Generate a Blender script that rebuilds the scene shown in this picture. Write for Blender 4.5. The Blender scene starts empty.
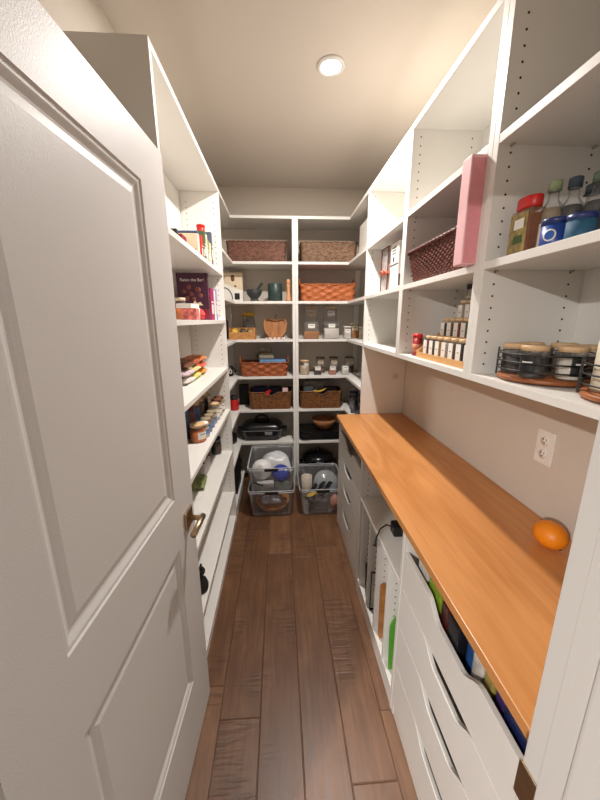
import bpy, bmesh, math, random
from mathutils import Vector, Matrix
random.seed(7)
PI = math.pi
sc = bpy.context.scene
COL = sc.collection

# ------------------------------------------------------------------ camera
cam_d = bpy.data.cameras.new('camera')
cam = bpy.data.objects.new('camera', cam_d)
COL.objects.link(cam)
sc.camera = cam
PITCH, YAW, ROLL, FPX = .23871, .06156, -.00395, 326.41
fwd = Vector((math.sin(YAW)*math.cos(PITCH), math.cos(YAW)*math.cos(PITCH), -math.sin(PITCH)))
rgt = Vector((math.cos(YAW), -math.sin(YAW), 0))
upv = rgt.cross(fwd)
r2 = rgt*math.cos(ROLL) + upv*math.sin(ROLL)
u2 = upv*math.cos(ROLL) - rgt*math.sin(ROLL)
mw = Matrix((r2, u2, -fwd)).transposed().to_4x4()
mw.translation = Vector((0, 0, 1.6))
cam.matrix_world = mw
cam_d.sensor_fit = 'HORIZONTAL'
cam_d.sensor_width = 36
cam_d.lens = FPX/600*36
cam_d.clip_start = .02

# ------------------------------------------------------------------ world, lights, exposure
w = bpy.data.worlds.new('world'); sc.world = w
w.use_nodes = True
w.node_tree.nodes['Background'].inputs[0].default_value = (1, .96, .92, 1)
w.node_tree.nodes['Background'].inputs[1].default_value = .55
sc.view_settings.view_transform = 'Standard'
sc.view_settings.look = 'None'
sc.view_settings.gamma = 1
sc.view_settings.use_curve_mapping = False
sc.view_settings.exposure = 0.0

LX, LY, CZ = .263, 1.83, 2.752
def area(name, loc, size, power, color, rot=(0, 0, 0)):
    l = bpy.data.lights.new(name, 'AREA'); l.shape = 'DISK'; l.size = size
    l.energy = power; l.color = color
    o = bpy.data.objects.new(name, l); COL.objects.link(o)
    o.location = loc; o.rotation_euler = rot
    return o
area('pantry_downlight', (LX, LY, CZ-.022), .075, 37, (1, .95, .915))
area('hall_downlight', (-1.75, -1.55, 2.46), .14, 180, (1, .955, .925))

# ------------------------------------------------------------------ materials
def lin(c):
    c = c/255
    return c/12.92 if c <= .04045 else ((c+.055)/1.055)**2.4
def rgb(*c): return (lin(c[0]), lin(c[1]), lin(c[2]), 1)
MATS = {}
def M(name, col, rough=.5, metal=0, noise=0, nscale=20, bump=0, stretch=(1, 1, 1), spec=.5):
    if name in MATS: return MATS[name]
    m = bpy.data.materials.new(name); m.use_nodes = True
    nt = m.node_tree; b = nt.nodes['Principled BSDF']
    c = rgb(*col)
    b.inputs['Base Color'].default_value = c
    b.inputs['Roughness'].default_value = rough
    b.inputs['Metallic'].default_value = metal
    b.inputs['Specular IOR Level'].default_value = spec
    m.diffuse_color = c
    if noise or bump:
        tc = nt.nodes.new('ShaderNodeTexCoord'); mp = nt.nodes.new('ShaderNodeMapping')
        mp.inputs['Scale'].default_value = stretch
        nz = nt.nodes.new('ShaderNodeTexNoise'); nz.inputs['Scale'].default_value = nscale
        nz.inputs['Detail'].default_value = 4
        nt.links.new(tc.outputs['Object'], mp.inputs[0]); nt.links.new(mp.outputs[0], nz.inputs['Vector'])
        if noise:
            rp = nt.nodes.new('ShaderNodeValToRGB')
            rp.color_ramp.elements[0].position = .3; rp.color_ramp.elements[1].position = .7
            rp.color_ramp.elements[0].color = tuple(x*(1-noise) for x in c[:3])+(1,)
            rp.color_ramp.elements[1].color = tuple(min(1, x*(1+noise)) for x in c[:3])+(1,)
            nt.links.new(nz.outputs['Fac'], rp.inputs[0]); nt.links.new(rp.outputs[0], b.inputs['Base Color'])
        if bump:
            bp = nt.nodes.new('ShaderNodeBump'); bp.inputs['Strength'].default_value = bump
            bp.inputs['Distance'].default_value = .002
            nt.links.new(nz.outputs['Fac'], bp.inputs['Height']); nt.links.new(bp.outputs[0], b.inputs['Normal'])
    MATS[name] = m
    return m
def clear(name, tint=(235, 238, 240), body=.12, rough=.12, gloss=.10):
    """see-through plastic or glass: mostly transparent, a little milky, glossy at the surface"""
    if name in MATS: return MATS[name]
    m = bpy.data.materials.new(name); m.use_nodes = True
    nt = m.node_tree; nt.nodes.clear()
    out = nt.nodes.new('ShaderNodeOutputMaterial')
    tr = nt.nodes.new('ShaderNodeBsdfTransparent'); tr.inputs[0].default_value = (.97, .97, .97, 1)
    df = nt.nodes.new('ShaderNodeBsdfDiffuse'); df.inputs[0].default_value = rgb(*tint)
    gl = nt.nodes.new('ShaderNodeBsdfGlossy'); gl.inputs['Roughness'].default_value = rough
    fr = nt.nodes.new('ShaderNodeFresnel'); fr.inputs[0].default_value = 1.35
    mul = nt.nodes.new('ShaderNodeMath'); mul.operation = 'MULTIPLY_ADD'
    mul.inputs[1].default_value = .6; mul.inputs[2].default_value = gloss*.3
    nt.links.new(fr.outputs[0], mul.inputs[0])
    m1 = nt.nodes.new('ShaderNodeMixShader'); m1.inputs[0].default_value = body
    m2 = nt.nodes.new('ShaderNodeMixShader')
    nt.links.new(tr.outputs[0], m1.inputs[1]); nt.links.new(df.outputs[0], m1.inputs[2])
    nt.links.new(mul.outputs[0], m2.inputs[0]); nt.links.new(m1.outputs[0], m2.inputs[1]); nt.links.new(gl.outputs[0], m2.inputs[2])
    nt.links.new(m2.outputs[0], out.inputs[0])
    MATS[name] = m
    return m

WHITE = M('white_melamine', (234, 231, 224), .38, noise=.015, nscale=3)
HOLE = M('pin_hole_dark', (52, 47, 42), .9)
DOORW = M('white_door_paint', (216, 213, 209), .46, bump=.18, nscale=300, spec=.3)
TRIMW = M('white_trim_paint', (216, 213, 207), .32, bump=.05, nscale=300)
WALLM = M('greige_wall_paint', (210, 200, 187), .9, bump=.12, nscale=300, noise=.02)
CEILM = M('ceiling_paint', (204, 195, 183), .95, bump=.1, nscale=250, noise=.02)
BRONZE = M('satin_bronze', (190, 168, 138), .28, 1.0, noise=.08, nscale=60)
BLACK = M('black_plastic', (20, 20, 21), .4, noise=.1, nscale=40)
SOFTBLACK = M('black_matte', (26, 25, 25), .75, noise=.15, nscale=50)
NONSTICK = M('black_enamel', (17, 18, 19), .22, noise=.05)
STEEL = M('brushed_steel', (190, 188, 184), .3, 1, noise=.05, nscale=80)
LABELW = M('white_paper', (236, 231, 222), .7, noise=.02)
INK = M('grey_ink', (105, 100, 96), .8)
BLKLABEL = M('black_label', (28, 27, 27), .6)
GLASS = clear('clear_glass', body=.05, rough=.05)
BINP = clear('clear_bin_plastic', (225, 228, 232), body=.08, rough=.15)
RIMP = clear('clear_bin_rim', (240, 242, 244), body=.62, rough=.12)
LIDW = M('bamboo_lid', (218, 182, 138), .5, noise=.08, nscale=60, stretch=(1, 8, 1))
RACKW = M('pine_rack', (205, 156, 98), .5, noise=.10, nscale=30, stretch=(6, 1, 6))

def wicker(name, c1, c2):
    if name in MATS: return MATS[name]
    m = M(name, c1, .6)
    nt = m.node_tree; b = nt.nodes['Principled BSDF']
    tc = nt.nodes.new('ShaderNodeTexCoord'); mp = nt.nodes.new('ShaderNodeMapping'); mp.inputs['Scale'].default_value = (1, 1, 4)
    nz = nt.nodes.new('ShaderNodeTexNoise'); nz.inputs['Scale'].default_value = 45; nz.inputs['Detail'].default_value = 3
    rp = nt.nodes.new('ShaderNodeValToRGB')
    rp.color_ramp.elements[0].position = .32; rp.color_ramp.elements[0].color = rgb(*c2)
    rp.color_ramp.elements[1].position = .66; rp.color_ramp.elements[1].color = rgb(*c1)
    nt.links.new(tc.outputs['Object'], mp.inputs[0]); nt.links.new(mp.outputs[0], nz.inputs['Vector'])
    nt.links.new(nz.outputs['Fac'], rp.inputs[0]); nt.links.new(rp.outputs[0], b.inputs['Base Color'])
    return m
WK_DARK = wicker('dark_brown_wicker', (134, 88, 66), (62, 36, 26))
WK_GREY = wicker('grey_brown_wicker', (150, 116, 86), (72, 46, 32))
WK_RED = wicker('mahogany_wicker', (112, 52, 36), (50, 22, 18))
WK_ORANGE = wicker('orange_willow', (206, 118, 62), (138, 64, 26))
WK_BROWN = wicker('brown_rattan', (142, 90, 46), (72, 42, 20))
WK_TAN = wicker('reddish_willow', (186, 104, 58), (110, 52, 26))

def floor_mat():
    m = bpy.data.materials.new('dark_hand_scraped_planks'); m.use_nodes = True
    nt = m.node_tree; N = nt.nodes.new; L = nt.links.new
    b = nt.nodes['Principled BSDF']
    tc = N('ShaderNodeTexCoord'); sp = N('ShaderNodeSeparateXYZ'); L(tc.outputs['Object'], sp.inputs[0])
    def mth(op, a, c=None, d=None):
        n = N('ShaderNodeMath'); n.operation = op
        for i, v in enumerate((a, c, d)):
            if v is None: continue
            if hasattr(v, 'links'): L(v, n.inputs[i])
            else: n.inputs[i].default_value = v
        return n.outputs[0]
    rowf = mth('DIVIDE', mth('SUBTRACT', sp.outputs[0], .06), .168)
    row = mth('FLOOR', rowf)
    wn = N('ShaderNodeTexWhiteNoise'); wn.noise_dimensions = '1D'; L(row, wn.inputs['W'])
    yl = mth('DIVIDE', mth('ADD', sp.outputs[1], mth('MULTIPLY', wn.outputs['Value'], 3.1)), 1.25)
    idx = mth('FLOOR', yl)
    wn2 = N('ShaderNodeTexWhiteNoise'); wn2.noise_dimensions = '2D'
    cb = N('ShaderNodeCombineXYZ'); L(row, cb.inputs[0]); L(idx, cb.inputs[1]); L(cb.outputs[0], wn2.inputs['Vector'])
    fx = mth('FRACT', rowf); fy = mth('FRACT', yl)
    ex = mth('MINIMUM', fx, mth('SUBTRACT', 1, fx))
    ey = mth('MULTIPLY', mth('MINIMUM', fy, mth('SUBTRACT', 1, fy)), 7.4)
    edge = mth('MINIMUM', ex, ey)
    seam = N('ShaderNodeMapRange'); seam.inputs[1].default_value = .004; seam.inputs[2].default_value = .022; L(edge, seam.inputs[0])
    # grain, each plank its own
    ofs = N('ShaderNodeVectorMath'); ofs.operation = 'MULTIPLY_ADD'
    L(wn2.outputs['Color'], ofs.inputs[0]); ofs.inputs[1].default_value = (7, 7, 7); L(tc.outputs['Object'], ofs.inputs[2])
    mp = N('ShaderNodeMapping'); mp.inputs['Scale'].default_value = (26, 2.2, 1); L(ofs.outputs[0], mp.inputs[0])
    g = N('ShaderNodeTexNoise'); g.inputs['Scale'].default_value = 1.6; g.inputs['Detail'].default_value = 6; g.inputs['Roughness'].default_value = .65
    g.inputs['Distortion'].default_value = .7
    L(mp.outputs[0], g.inputs['Vector'])
    blot = N('ShaderNodeTexNoise'); blot.inputs['Scale'].default_value = 5; blot.inputs['Detail'].default_value = 3; L(ofs.outputs[0], blot.inputs['Vector'])
    # hand-scrape chatter: short ripples across the grain in patches
    mp2 = N('ShaderNodeMapping'); mp2.inputs['Scale'].default_value = (8, 60, 1); L(ofs.outputs[0], mp2.inputs[0])
    rip = N('ShaderNodeTexNoise'); rip.inputs['Scale'].default_value = 1; rip.inputs['Detail'].default_value = 3; L(mp2.outputs[0], rip.inputs['Vector'])
    pm = N('ShaderNodeTexNoise'); pm.inputs['Scale'].default_value = 4.2; pm.inputs['Detail'].default_value = 0; L(ofs.outputs[0], pm.inputs['Vector'])
    pmr = N('ShaderNodeMapRange'); pmr.inputs[1].default_value = .56; pmr.inputs[2].default_value = .66; L(pm.outputs['Fac'], pmr.inputs[0])
    rr = N('ShaderNodeMapRange'); rr.inputs[1].default_value = .42; rr.inputs[2].default_value = .56; L(rip.outputs['Fac'], rr.inputs[0])
    scr = mth('MULTIPLY', pmr.outputs[0], mth('SUBTRACT', 1, rr.outputs[0]))
    v = mth('ADD', mth('MULTIPLY', g.outputs['Fac'], .55), mth('ADD', mth('MULTIPLY', blot.outputs['Fac'], .3), mth('MULTIPLY', wn2.outputs['Value'], .22)))
    rp = N('ShaderNodeValToRGB'); e = rp.color_ramp.elements
    e[0].position = .28; e[0].color = rgb(78, 51, 34)
    e[1].position = .78; e[1].color = rgb(140, 101, 71)
    el = e.new(.52); el.color = rgb(107, 73, 49)
    L(v, rp.inputs[0])
    mx = N('ShaderNodeMix'); mx.data_type = 'RGBA'; mx.blend_type = 'MULTIPLY'; mx.inputs['Factor'].default_value = 1
    L(rp.outputs[0], mx.inputs['A'])
    sm = N('ShaderNodeMapRange'); sm.inputs[3].default_value = .58; sm.inputs[4].default_value = 1; L(seam.outputs[0], sm.inputs[0])
    sc2 = mth('MULTIPLY', sm.outputs[0], mth('SUBTRACT', 1, mth('MULTIPLY', scr, .26)))
    L(sc2, mx.inputs['B']); L(mx.outputs['Result'], b.inputs['Base Color'])
    rg = N('ShaderNodeMapRange'); rg.inputs[3].default_value = .30; rg.inputs[4].default_value = .5; L(g.outputs['Fac'], rg.inputs[0]); L(rg.outputs[0], b.inputs['Roughness'])
    hgt = mth('ADD', mth('MULTIPLY', seam.outputs[0], .9), mth('ADD', mth('MULTIPLY', g.outputs['Fac'], .25), mth('MULTIPLY', scr, -.35)))
    bp = N('ShaderNodeBump'); bp.inputs['Strength'].default_value = .5; bp.inputs['Distance'].default_value = .003
    L(hgt, bp.inputs['Height']); L(bp.outputs[0], b.inputs['Normal'])
    return m

def counter_mat():
    m = bpy.data.materials.new('honey_maple_plywood'); m.use_nodes = True
    nt = m.node_tree; N = nt.nodes.new; L = nt.links.new
    b = nt.nodes['Principled BSDF']; b.inputs['Roughness'].default_value = .34
    tc = N('ShaderNodeTexCoord')
    mp = N('ShaderNodeMapping'); mp.inputs['Scale'].default_value = (7, 1.0, 3); L(tc.outputs['Object'], mp.inputs[0])
    n1 = N('ShaderNodeTexNoise'); n1.inputs['Scale'].default_value = 1.1; n1.inputs['Detail'].default_value = 2; n1.inputs['Distortion'].default_value = .8
    L(mp.outputs[0], n1.inputs['Vector'])
    ml = N('ShaderNodeMath'); ml.operation = 'MULTIPLY'; ml.inputs[1].default_value = 5; L(n1.outputs['Fac'], ml.inputs[0])
    fr = N('ShaderNodeMath'); fr.operation = 'PINGPONG'; fr.inputs[1].default_value = 1; L(ml.outputs[0], fr.inputs[0])
    mp2 = N('ShaderNodeMapping'); mp2.inputs['Scale'].default_value = (90, 5, 3); L(tc.outputs['Object'], mp2.inputs[0])
    n2 = N('ShaderNodeTexNoise'); n2.inputs['Scale'].default_value = 1; n2.inputs['Detail'].default_value = 4; L(mp2.outputs[0], n2.inputs['Vector'])
    a = N('ShaderNodeMath'); a.operation = 'MULTIPLY_ADD'; a.inputs[1].default_value = .45; L(fr.outputs[0], a.inputs[0])
    a2 = N('ShaderNodeMath'); a2.operation = 'MULTIPLY'; a2.inputs[1].default_value = .6; L(n2.outputs['Fac'], a2.inputs[0]); L(a2.outputs[0], a.inputs[2])
    rp = N('ShaderNodeValToRGB'); e = rp.color_ramp.elements
    e[0].position = .15; e[0].color = rgb(182, 118, 62)
    e[1].position = .75; e[1].color = rgb(208, 145, 86)
    L(a.outputs[0], rp.inputs[0]); L(rp.outputs[0], b.inputs['Base Color'])
    return m
def wood(name, c1, c2, sc_=(40, 3, 40), rough=.45):
    if name in MATS: return MATS[name]
    m = M(name, c1, rough); nt = m.node_tree; b = nt.nodes['Principled BSDF']
    tc = nt.nodes.new('ShaderNodeTexCoord'); mp = nt.nodes.new('ShaderNodeMapping'); mp.inputs['Scale'].default_value = sc_
    nz = nt.nodes.new('ShaderNodeTexNoise'); nz.inputs['Scale'].default_value = 1; nz.inputs['Detail'].default_value = 4; nz.inputs['Distortion'].default_value = .6
    rp = nt.nodes.new('ShaderNodeValToRGB'); rp.color_ramp.elements[0].position = .3; rp.color_ramp.elements[0].color = rgb(*c2)
    rp.color_ramp.elements[1].position = .7; rp.color_ramp.elements[1].color = rgb(*c1)
    nt.links.new(tc.outputs['Object'], mp.inputs[0]); nt.links.new(mp.outputs[0], nz.inputs['Vector'])
    nt.links.new(nz.outputs['Fac'], rp.inputs[0]); nt.links.new(rp.outputs[0], b.inputs['Base Color'])
    return m

# ------------------------------------------------------------------ mesh helpers
class MB:
    def __init__(s): s.bm = bmesh.new()
    def add(s, t, m=0, smooth=False, mtx=None):
        if mtx is not None: bmesh.ops.transform(t, matrix=mtx, verts=t.verts)
        for f in t.faces: f.material_index = m; f.smooth = smooth
        me = bpy.data.meshes.new('t'); t.to_mesh(me); t.free()
        s.bm.from_mesh(me); bpy.data.meshes.remove(me)
        return s
    def box(s, x0, y0, z0, x1, y1, z1, b=0, m=0, mtx=None, seg=2):
        t = bmesh.new()
        bmesh.ops.create_cube(t, size=1)
        bmesh.ops.transform(t, matrix=Matrix.Translation(((x0+x1)/2, (y0+y1)/2, (z0+z1)/2)) @ Matrix.Diagonal((abs(x1-x0), abs(y1-y0), abs(z1-z0), 1)), verts=t.verts)
        if b: bmesh.ops.bevel(t, geom=t.edges[:], offset=b, segments=seg, profile=.6, affect='EDGES', clamp_overlap=True)
        return s.add(t, m, False, mtx)
    def prism(s, pts, z0, z1, m=0, mtx=None, b=0):
        """pts: (x, y) outline, extruded in z"""
        t = bmesh.new()
        lo = [t.verts.new((x, y, z0)) for x, y in pts]; hi = [t.verts.new((x, y, z1)) for x, y in pts]
        n = len(pts)
        t.faces.new(lo[::-1]); t.faces.new(hi)
        for i in range(n): t.faces.new((lo[i], lo[(i+1) % n], hi[(i+1) % n], hi[i]))
        bmesh.ops.recalc_face_normals(t, faces=t.faces)
        if b: bmesh.ops.bevel(t, geom=t.edges[:], offset=b, segments=2, profile=.6, affect='EDGES', clamp_overlap=True)
        return s.add(t, m, False, mtx)
    def lathe(s, prof, c=(0, 0, 0), n=24, m=0, mtx=None, smooth=True, sx=1, sy=1):
        t = bmesh.new(); rings = []
        for r, z in prof:
            if r < 1e-6: rings.append([t.verts.new((0, 0, z))])
            else: rings.append([t.verts.new((r*sx*math.cos(2*PI*i/n), r*sy*math.sin(2*PI*i/n), z)) for i in range(n)])
        for a, bb in zip(rings, rings[1:]):
            if len(a) == 1 and len(bb) == 1: continue
            for i in range(n):
                j = (i+1) % n
                if len(a) == 1: t.faces.new((a[0], bb[j], bb[i]))
                elif len(bb) == 1: t.faces.new((a[i], a[j], bb[0]))
                else: t.faces.new((a[i], a[j], bb[j], bb[i]))
        if len(rings[0]) > 1: t.faces.new(rings[0][::-1])
        if len(rings[-1]) > 1: t.faces.new(rings[-1])
        bmesh.ops.recalc_face_normals(t, faces=t.faces)
        mm = Matrix.Translation(c)
        if mtx is not None: mm = mtx @ mm
        s.add(t, m, smooth, mm)
        return s
    def tube(s, path, r, n=8, m=0, closed=False, mtx=None):
        t = bmesh.new(); P = [Vector(p) for p in path]; k = len(P); rings = []
        nx = None
        for i, p in enumerate(P):
            a = P[(i-1) % k] if (closed or i > 0) else P[i]
            b = P[(i+1) % k] if (closed or i < k-1) else P[i]
            d = (b-a).normalized()
            if nx is None:
                nx = d.orthogonal().normalized()
            nx = (nx - d*nx.dot(d)).normalized(); ny = d.cross(nx)
            rr = r[i] if isinstance(r, (list, tuple)) else r
            rings.append([t.verts.new(p + nx*rr*math.cos(2*PI*j/n) + ny*rr*math.sin(2*PI*j/n)) for j in range(n)])
        pairs = list(zip(rings, rings[1:])) + ([(rings[-1], rings[0])] if closed else [])
        for a, b in pairs:
            for j in range(n): t.faces.new((a[j], a[(j+1) % n], b[(j+1) % n], b[j]))
        if not closed: t.faces.new(rings[0][::-1]); t.faces.new(rings[-1])
        bmesh.ops.recalc_face_normals(t, faces=t.faces)
        return s.add(t, m, True, mtx)
    def grid(s, rows, m=0, smooth=True, close=False, mtx=None):
        t = bmesh.new(); V = [[t.verts.new(p) for p in r] for r in rows]
        for a, b in zip(V, V[1:]):
            n = len(a)
            for i in range(n if close else n-1): t.faces.new((a[i], a[(i+1) % n], b[(i+1) % n], b[i]))
        bmesh.ops.recalc_face_normals(t, faces=t.faces)
        return s.add(t, m, smooth, mtx)
    def sphere(s, c, r, m=0, sx=1, sy=1, sz=1, n=20, mtx=None):
        t = bmesh.new(); bmesh.ops.create_uvsphere(t, u_segments=n, v_segments=max(8, n//2+2), radius=r)
        mm = Matrix.Translation(c) @ Matrix.Diagonal((sx, sy, sz, 1))
        if mtx is not None: mm = mtx @ mm
        return s.add(t, m, True, mm)
    def text(s, body, size, mtx, m=0, ext=.0004):
        cu = bpy.data.curves.new('t', 'FONT'); cu.body = body; cu.size = size; cu.extrude = ext; cu.align_x = 'CENTER'; cu.align_y = 'CENTER'
        ob = bpy.data.objects.new('t', cu); COL.objects.link(ob)
        me = bpy.data.meshes.new_from_object(ob.evaluated_get(bpy.context.evaluated_depsgraph_get()))
        bpy.data.objects.remove(ob); bpy.data.curves.remove(cu)
        t = bmesh.new(); t.from_mesh(me); bpy.data.meshes.remove(me)
        return s.add(t, m, False, mtx)
    def build(s, name, mats, parent=None, world=False, loc=None, rz=0):
        if world and parent is not None:
            bmesh.ops.translate(s.bm, vec=-root_of(parent).location, verts=s.bm.verts)
        me = bpy.data.meshes.new(name); s.bm.to_mesh(me); s.bm.free()
        for m in (mats if isinstance(mats, (list, tuple)) else [mats]): me.materials.append(m)
        o = bpy.data.objects.new(name, me); COL.objects.link(o)
        if parent is not None: o.parent = parent
        if loc: o.location = loc
        if rz: o.rotation_euler = (0, 0, rz)
        return o
def root_of(o):
    while o.parent: o = o.parent
    return o
def thing(name, label, cat, loc=(0, 0, 0), rz=0, group=None):
    o = bpy.data.objects.new(name, None); COL.objects.link(o)
    o.empty_display_size = .05
    o.location = loc; o.rotation_euler = (0, 0, rz)
    o['label'] = label; o['category'] = cat
    if group: o['group'] = group
    return o
def tag(o, label, cat, group=None):
    o['label'] = label; o['category'] = cat
    if group: o['group'] = group
    return o
def struct(o): o['kind'] = 'structure'; return o
def rot(ax, a): return Matrix.Rotation(a, 4, ax)
def T(x, y, z): return Matrix.Translation((x, y, z))
def rrect(w_, d, r, n=6):
    pts = []
    for cx, cy, a0 in ((w_/2-r, d/2-r, 0), (-w_/2+r, d/2-r, PI/2), (-w_/2+r, -d/2+r, PI), (w_/2-r, -d/2+r, 1.5*PI)):
        for i in range(n+1):
            a = a0 + PI/2*i/n
            pts.append((cx+r*math.cos(a), cy+r*math.sin(a)))
    return pts
def resample(pts, n):
    P = [Vector(p) for p in pts]; P.append(P[0]); seg = [(b-a).length for a, b in zip(P, P[1:])]; tot = sum(seg)
    out = []; k = 0; acc = 0
    for i in range(n):
        d = tot*i/n
        while acc+seg[k] < d: acc += seg[k]; k += 1
        f = (d-acc)/seg[k] if seg[k] else 0
        out.append(P[k].lerp(P[k+1], f))
    return out
def holes(mb, cols, zs, y, m=1, r=.0032, ax='y'):
    """shelf-pin holes drilled in a panel face"""
    for x in cols:
        for z in zs:
            t = bmesh.new(); bmesh.ops.create_cone(t, cap_ends=True, segments=8, radius1=r, radius2=r, depth=.0006)
            mb.add(t, m, False, T(x, y, z) @ rot('X', PI/2))
def frange(a, b, s):
    out = []
    while a < b: out.append(a); a += s
    return out

# ------------------------------------------------------------------ the room
XL, XR, XC, XW, XWL = -.378, .603, .42, .9285, -.65
YB, YW, Y1, Y2, YF = 2.954, 3.28, 2.424, 2.348, .333
XD = .145
TH = .022
struct(MB().box(-3.2, -3.2, -.05, 2.2, YW+.1, 0).build('floor', floor_mat()))
struct(MB().box(-3.2, -3.2, CZ, 2.2, YW+.1, CZ+.06).build('ceiling', CEILM))
struct(MB().box(XWL-.1, YF-.12, 0, XWL, YW+.1, CZ).build('wall_left', WALLM))
struct(MB().box(XW, YF-.12, 0, XW+.1, YW+.1, CZ).build('wall_right', WALLM))
struct(MB().box(XWL, YW, 0, XW, YW+.1, CZ).build('wall_back', WALLM))
JX, JL, HZ = .36, -.40, 2.10
f = MB()
f.box(-3.2, YF-.12, 0, JL-.018, YF, CZ); f.box(JX+.018, YF-.12, 0, 2.2, YF, CZ); f.box(JL-.018, YF-.12, HZ+.018, JX+.018, YF, CZ)
struct(f.build('wall_front', WALLM))
# right jamb with its stop and the strike plate
j = MB(); j.box(JX, YF-.135, 0, JX+.018, YF, HZ, .0015)
j.box(JX-.004, YF-.125, 0, JX, .302, HZ, .0012); j.box(JX-.014, YF-.125, 0, JX-.0038, .262, HZ, .0048)
jamb = struct(j.build('trim_1', TRIMW))
sp = MB(); sp.box(JX-.0105, .30, .885, JX-.0005, .3335, .945, .0008)
sp.bm.free(); sp = MB()
pl = [(0, .292), (0, .333), (-.0003, .3345), (-.001, .336), (-.0022, .3365), (-.0024, .3345), (-.0025, .333), (-.0025, .292)]
sp.prism([(JX-.0005+x, y) for x, y in pl], .877, .946, b=.0006)
sp.build('strike_plate', BRONZE, jamb)
j = MB(); j.box(JL-.018, YF-.135, 0, JL, YF, HZ, .0015); struct(j.build('trim_2', TRIMW))
j = MB(); j.box(JL-.018, YF-.135, HZ, JX+.018, YF, HZ+.018, .0015); struct(j.build('trim_3', TRIMW))

# ------------------------------------------------------------------ the open door
DWID, DHGT, DTH = .800, 2.067, .035
def rect_sweep(mb, u0, u1, z0, z1, prof):
    """mitred moulding inside a rectangular opening on the plane x = 0; returns the innermost rectangle"""
    rows = []
    for ins, dep in prof:
        rows.append([(dep, u0+ins, z0+ins), (dep, u1-ins, z0+ins), (dep, u1-ins, z1-ins), (dep, u0+ins, z1-ins)])
    mb.grid(rows, 0, False, True)
    i, d = prof[-1]
    mb.grid([[(d, u0+i, z0+i), (d, u1-i, z0+i)], [(d, u0+i, z1-i), (d, u1-i, z1-i)]], 0, False)
def door_face(mb, flip):
    ops = [(.138, .638, 1.035, 1.940), (.138, .638, .285, .855)]
    us = [0, .138, .638, DWID]; zs = [0, .285, .855, 1.035, 1.940, DHGT]
    for a, b in zip(us, us[1:]):
        for c, d in zip(zs, zs[1:]):
            if a == .138 and (c, d) in ((.285, .855), (1.035, 1.940)): continue
            mb.grid([[(0, a, c), (0, b, c)], [(0, a, d), (0, b, d)]], 0, False)
    prof = [(0, 0), (.003, -.004), (.010, -.0045), (.013, -.006), (.022, -.0115), (.027, -.0125), (.034, -.0105), (.046, -.0075)]
    for o in ops: rect_sweep(mb, *o, prof)
d = MB(); door_face(d, False)
bmesh.ops.recalc_face_normals(d.bm, faces=d.bm.faces)
t = bmesh.new(); t.from_mesh((lambda me: (d.bm.to_mesh(me), me)[1])(bpy.data.meshes.new('t')))
bmesh.ops.transform(t, matrix=Matrix.Diagonal((-1, 1, 1, 1)), verts=t.verts); bmesh.ops.reverse_faces(t, faces=t.faces)
d.add(t, 0, False, T(-DTH, 0, 0))
for (y0, z0, y1, z1) in ((0, 0, DWID, 0), (0, DHGT, DWID, DHGT)):
    d.grid([[(0, y0, z0), (0, y1, z1)], [(-DTH, y0, z0), (-DTH, y1, z1)]], 0, False)
for y in (0, DWID): d.grid([[(0, y, 0), (0, y, DHGT)], [(-DTH, y, 0), (-DTH, y, DHGT)]], 0, False)
bmesh.ops.remove_doubles(d.bm, verts=d.bm.verts, dist=1e-5)
bmesh.ops.recalc_face_normals(d.bm, faces=d.bm.faces)
door = struct(d.build('door_1', DOORW, loc=(-.3752, .321, .009), rz=-.0516))
HU, HZD = .730, .913
h = MB(); h.box(.0002, HU-.032, HZD-.032, .009, HU+.032, HZD+.032, .0015); h.box(-DTH-.009, HU-.032, HZD-.032, -DTH-.0002, HU+.032, HZD+.032, .0015)
rose = h.build('handle_rosette', BRONZE, door)
h = MB(); h.tube([(.009, HU, HZD), (.045, HU, HZD), (.058, HU, HZD)], .0095, 16)
h.tube([(.052, HU+.012, HZD), (.052, HU-.02, HZD), (.052, HU-.100, HZD)], .0105, 16)
h.build('handle_lever', BRONZE, door)
h = MB(); h.box(-DTH+.006, DWID, HZD-.028, -.006, DWID+.0012, HZD+.028, .0004); h.build('latch_plate', BRONZE, door)

# ------------------------------------------------------------------ ceiling light
lt = thing('ceiling_light', 'round white recessed downlight glowing in the ceiling', 'light', (LX, LY, CZ))
MB().lathe([(.047, -.0005), (.066, -.0005), (.066, -.004), (.060, -.009), (.049, -.009), (.047, -.004)], n=40).build('trim_ring', TRIMW, lt)
em = bpy.data.materials.new('lit_diffuser'); em.use_nodes = True
b = em.node_tree.nodes['Principled BSDF']; b.inputs['Emission Color'].default_value = (1, .93, .82, 1); b.inputs['Emission Strength'].default_value = 14
b.inputs['Base Color'].default_value = (.9, .9, .9, 1)
MB().lathe([(.0, -.0015), (.0465, -.0015), (.0465, -.006), (.03, -.0085), (0, -.009)], n=40).build('lamp_lens', em, lt)

# ------------------------------------------------------------------ shelving
ZT = 2.435
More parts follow.
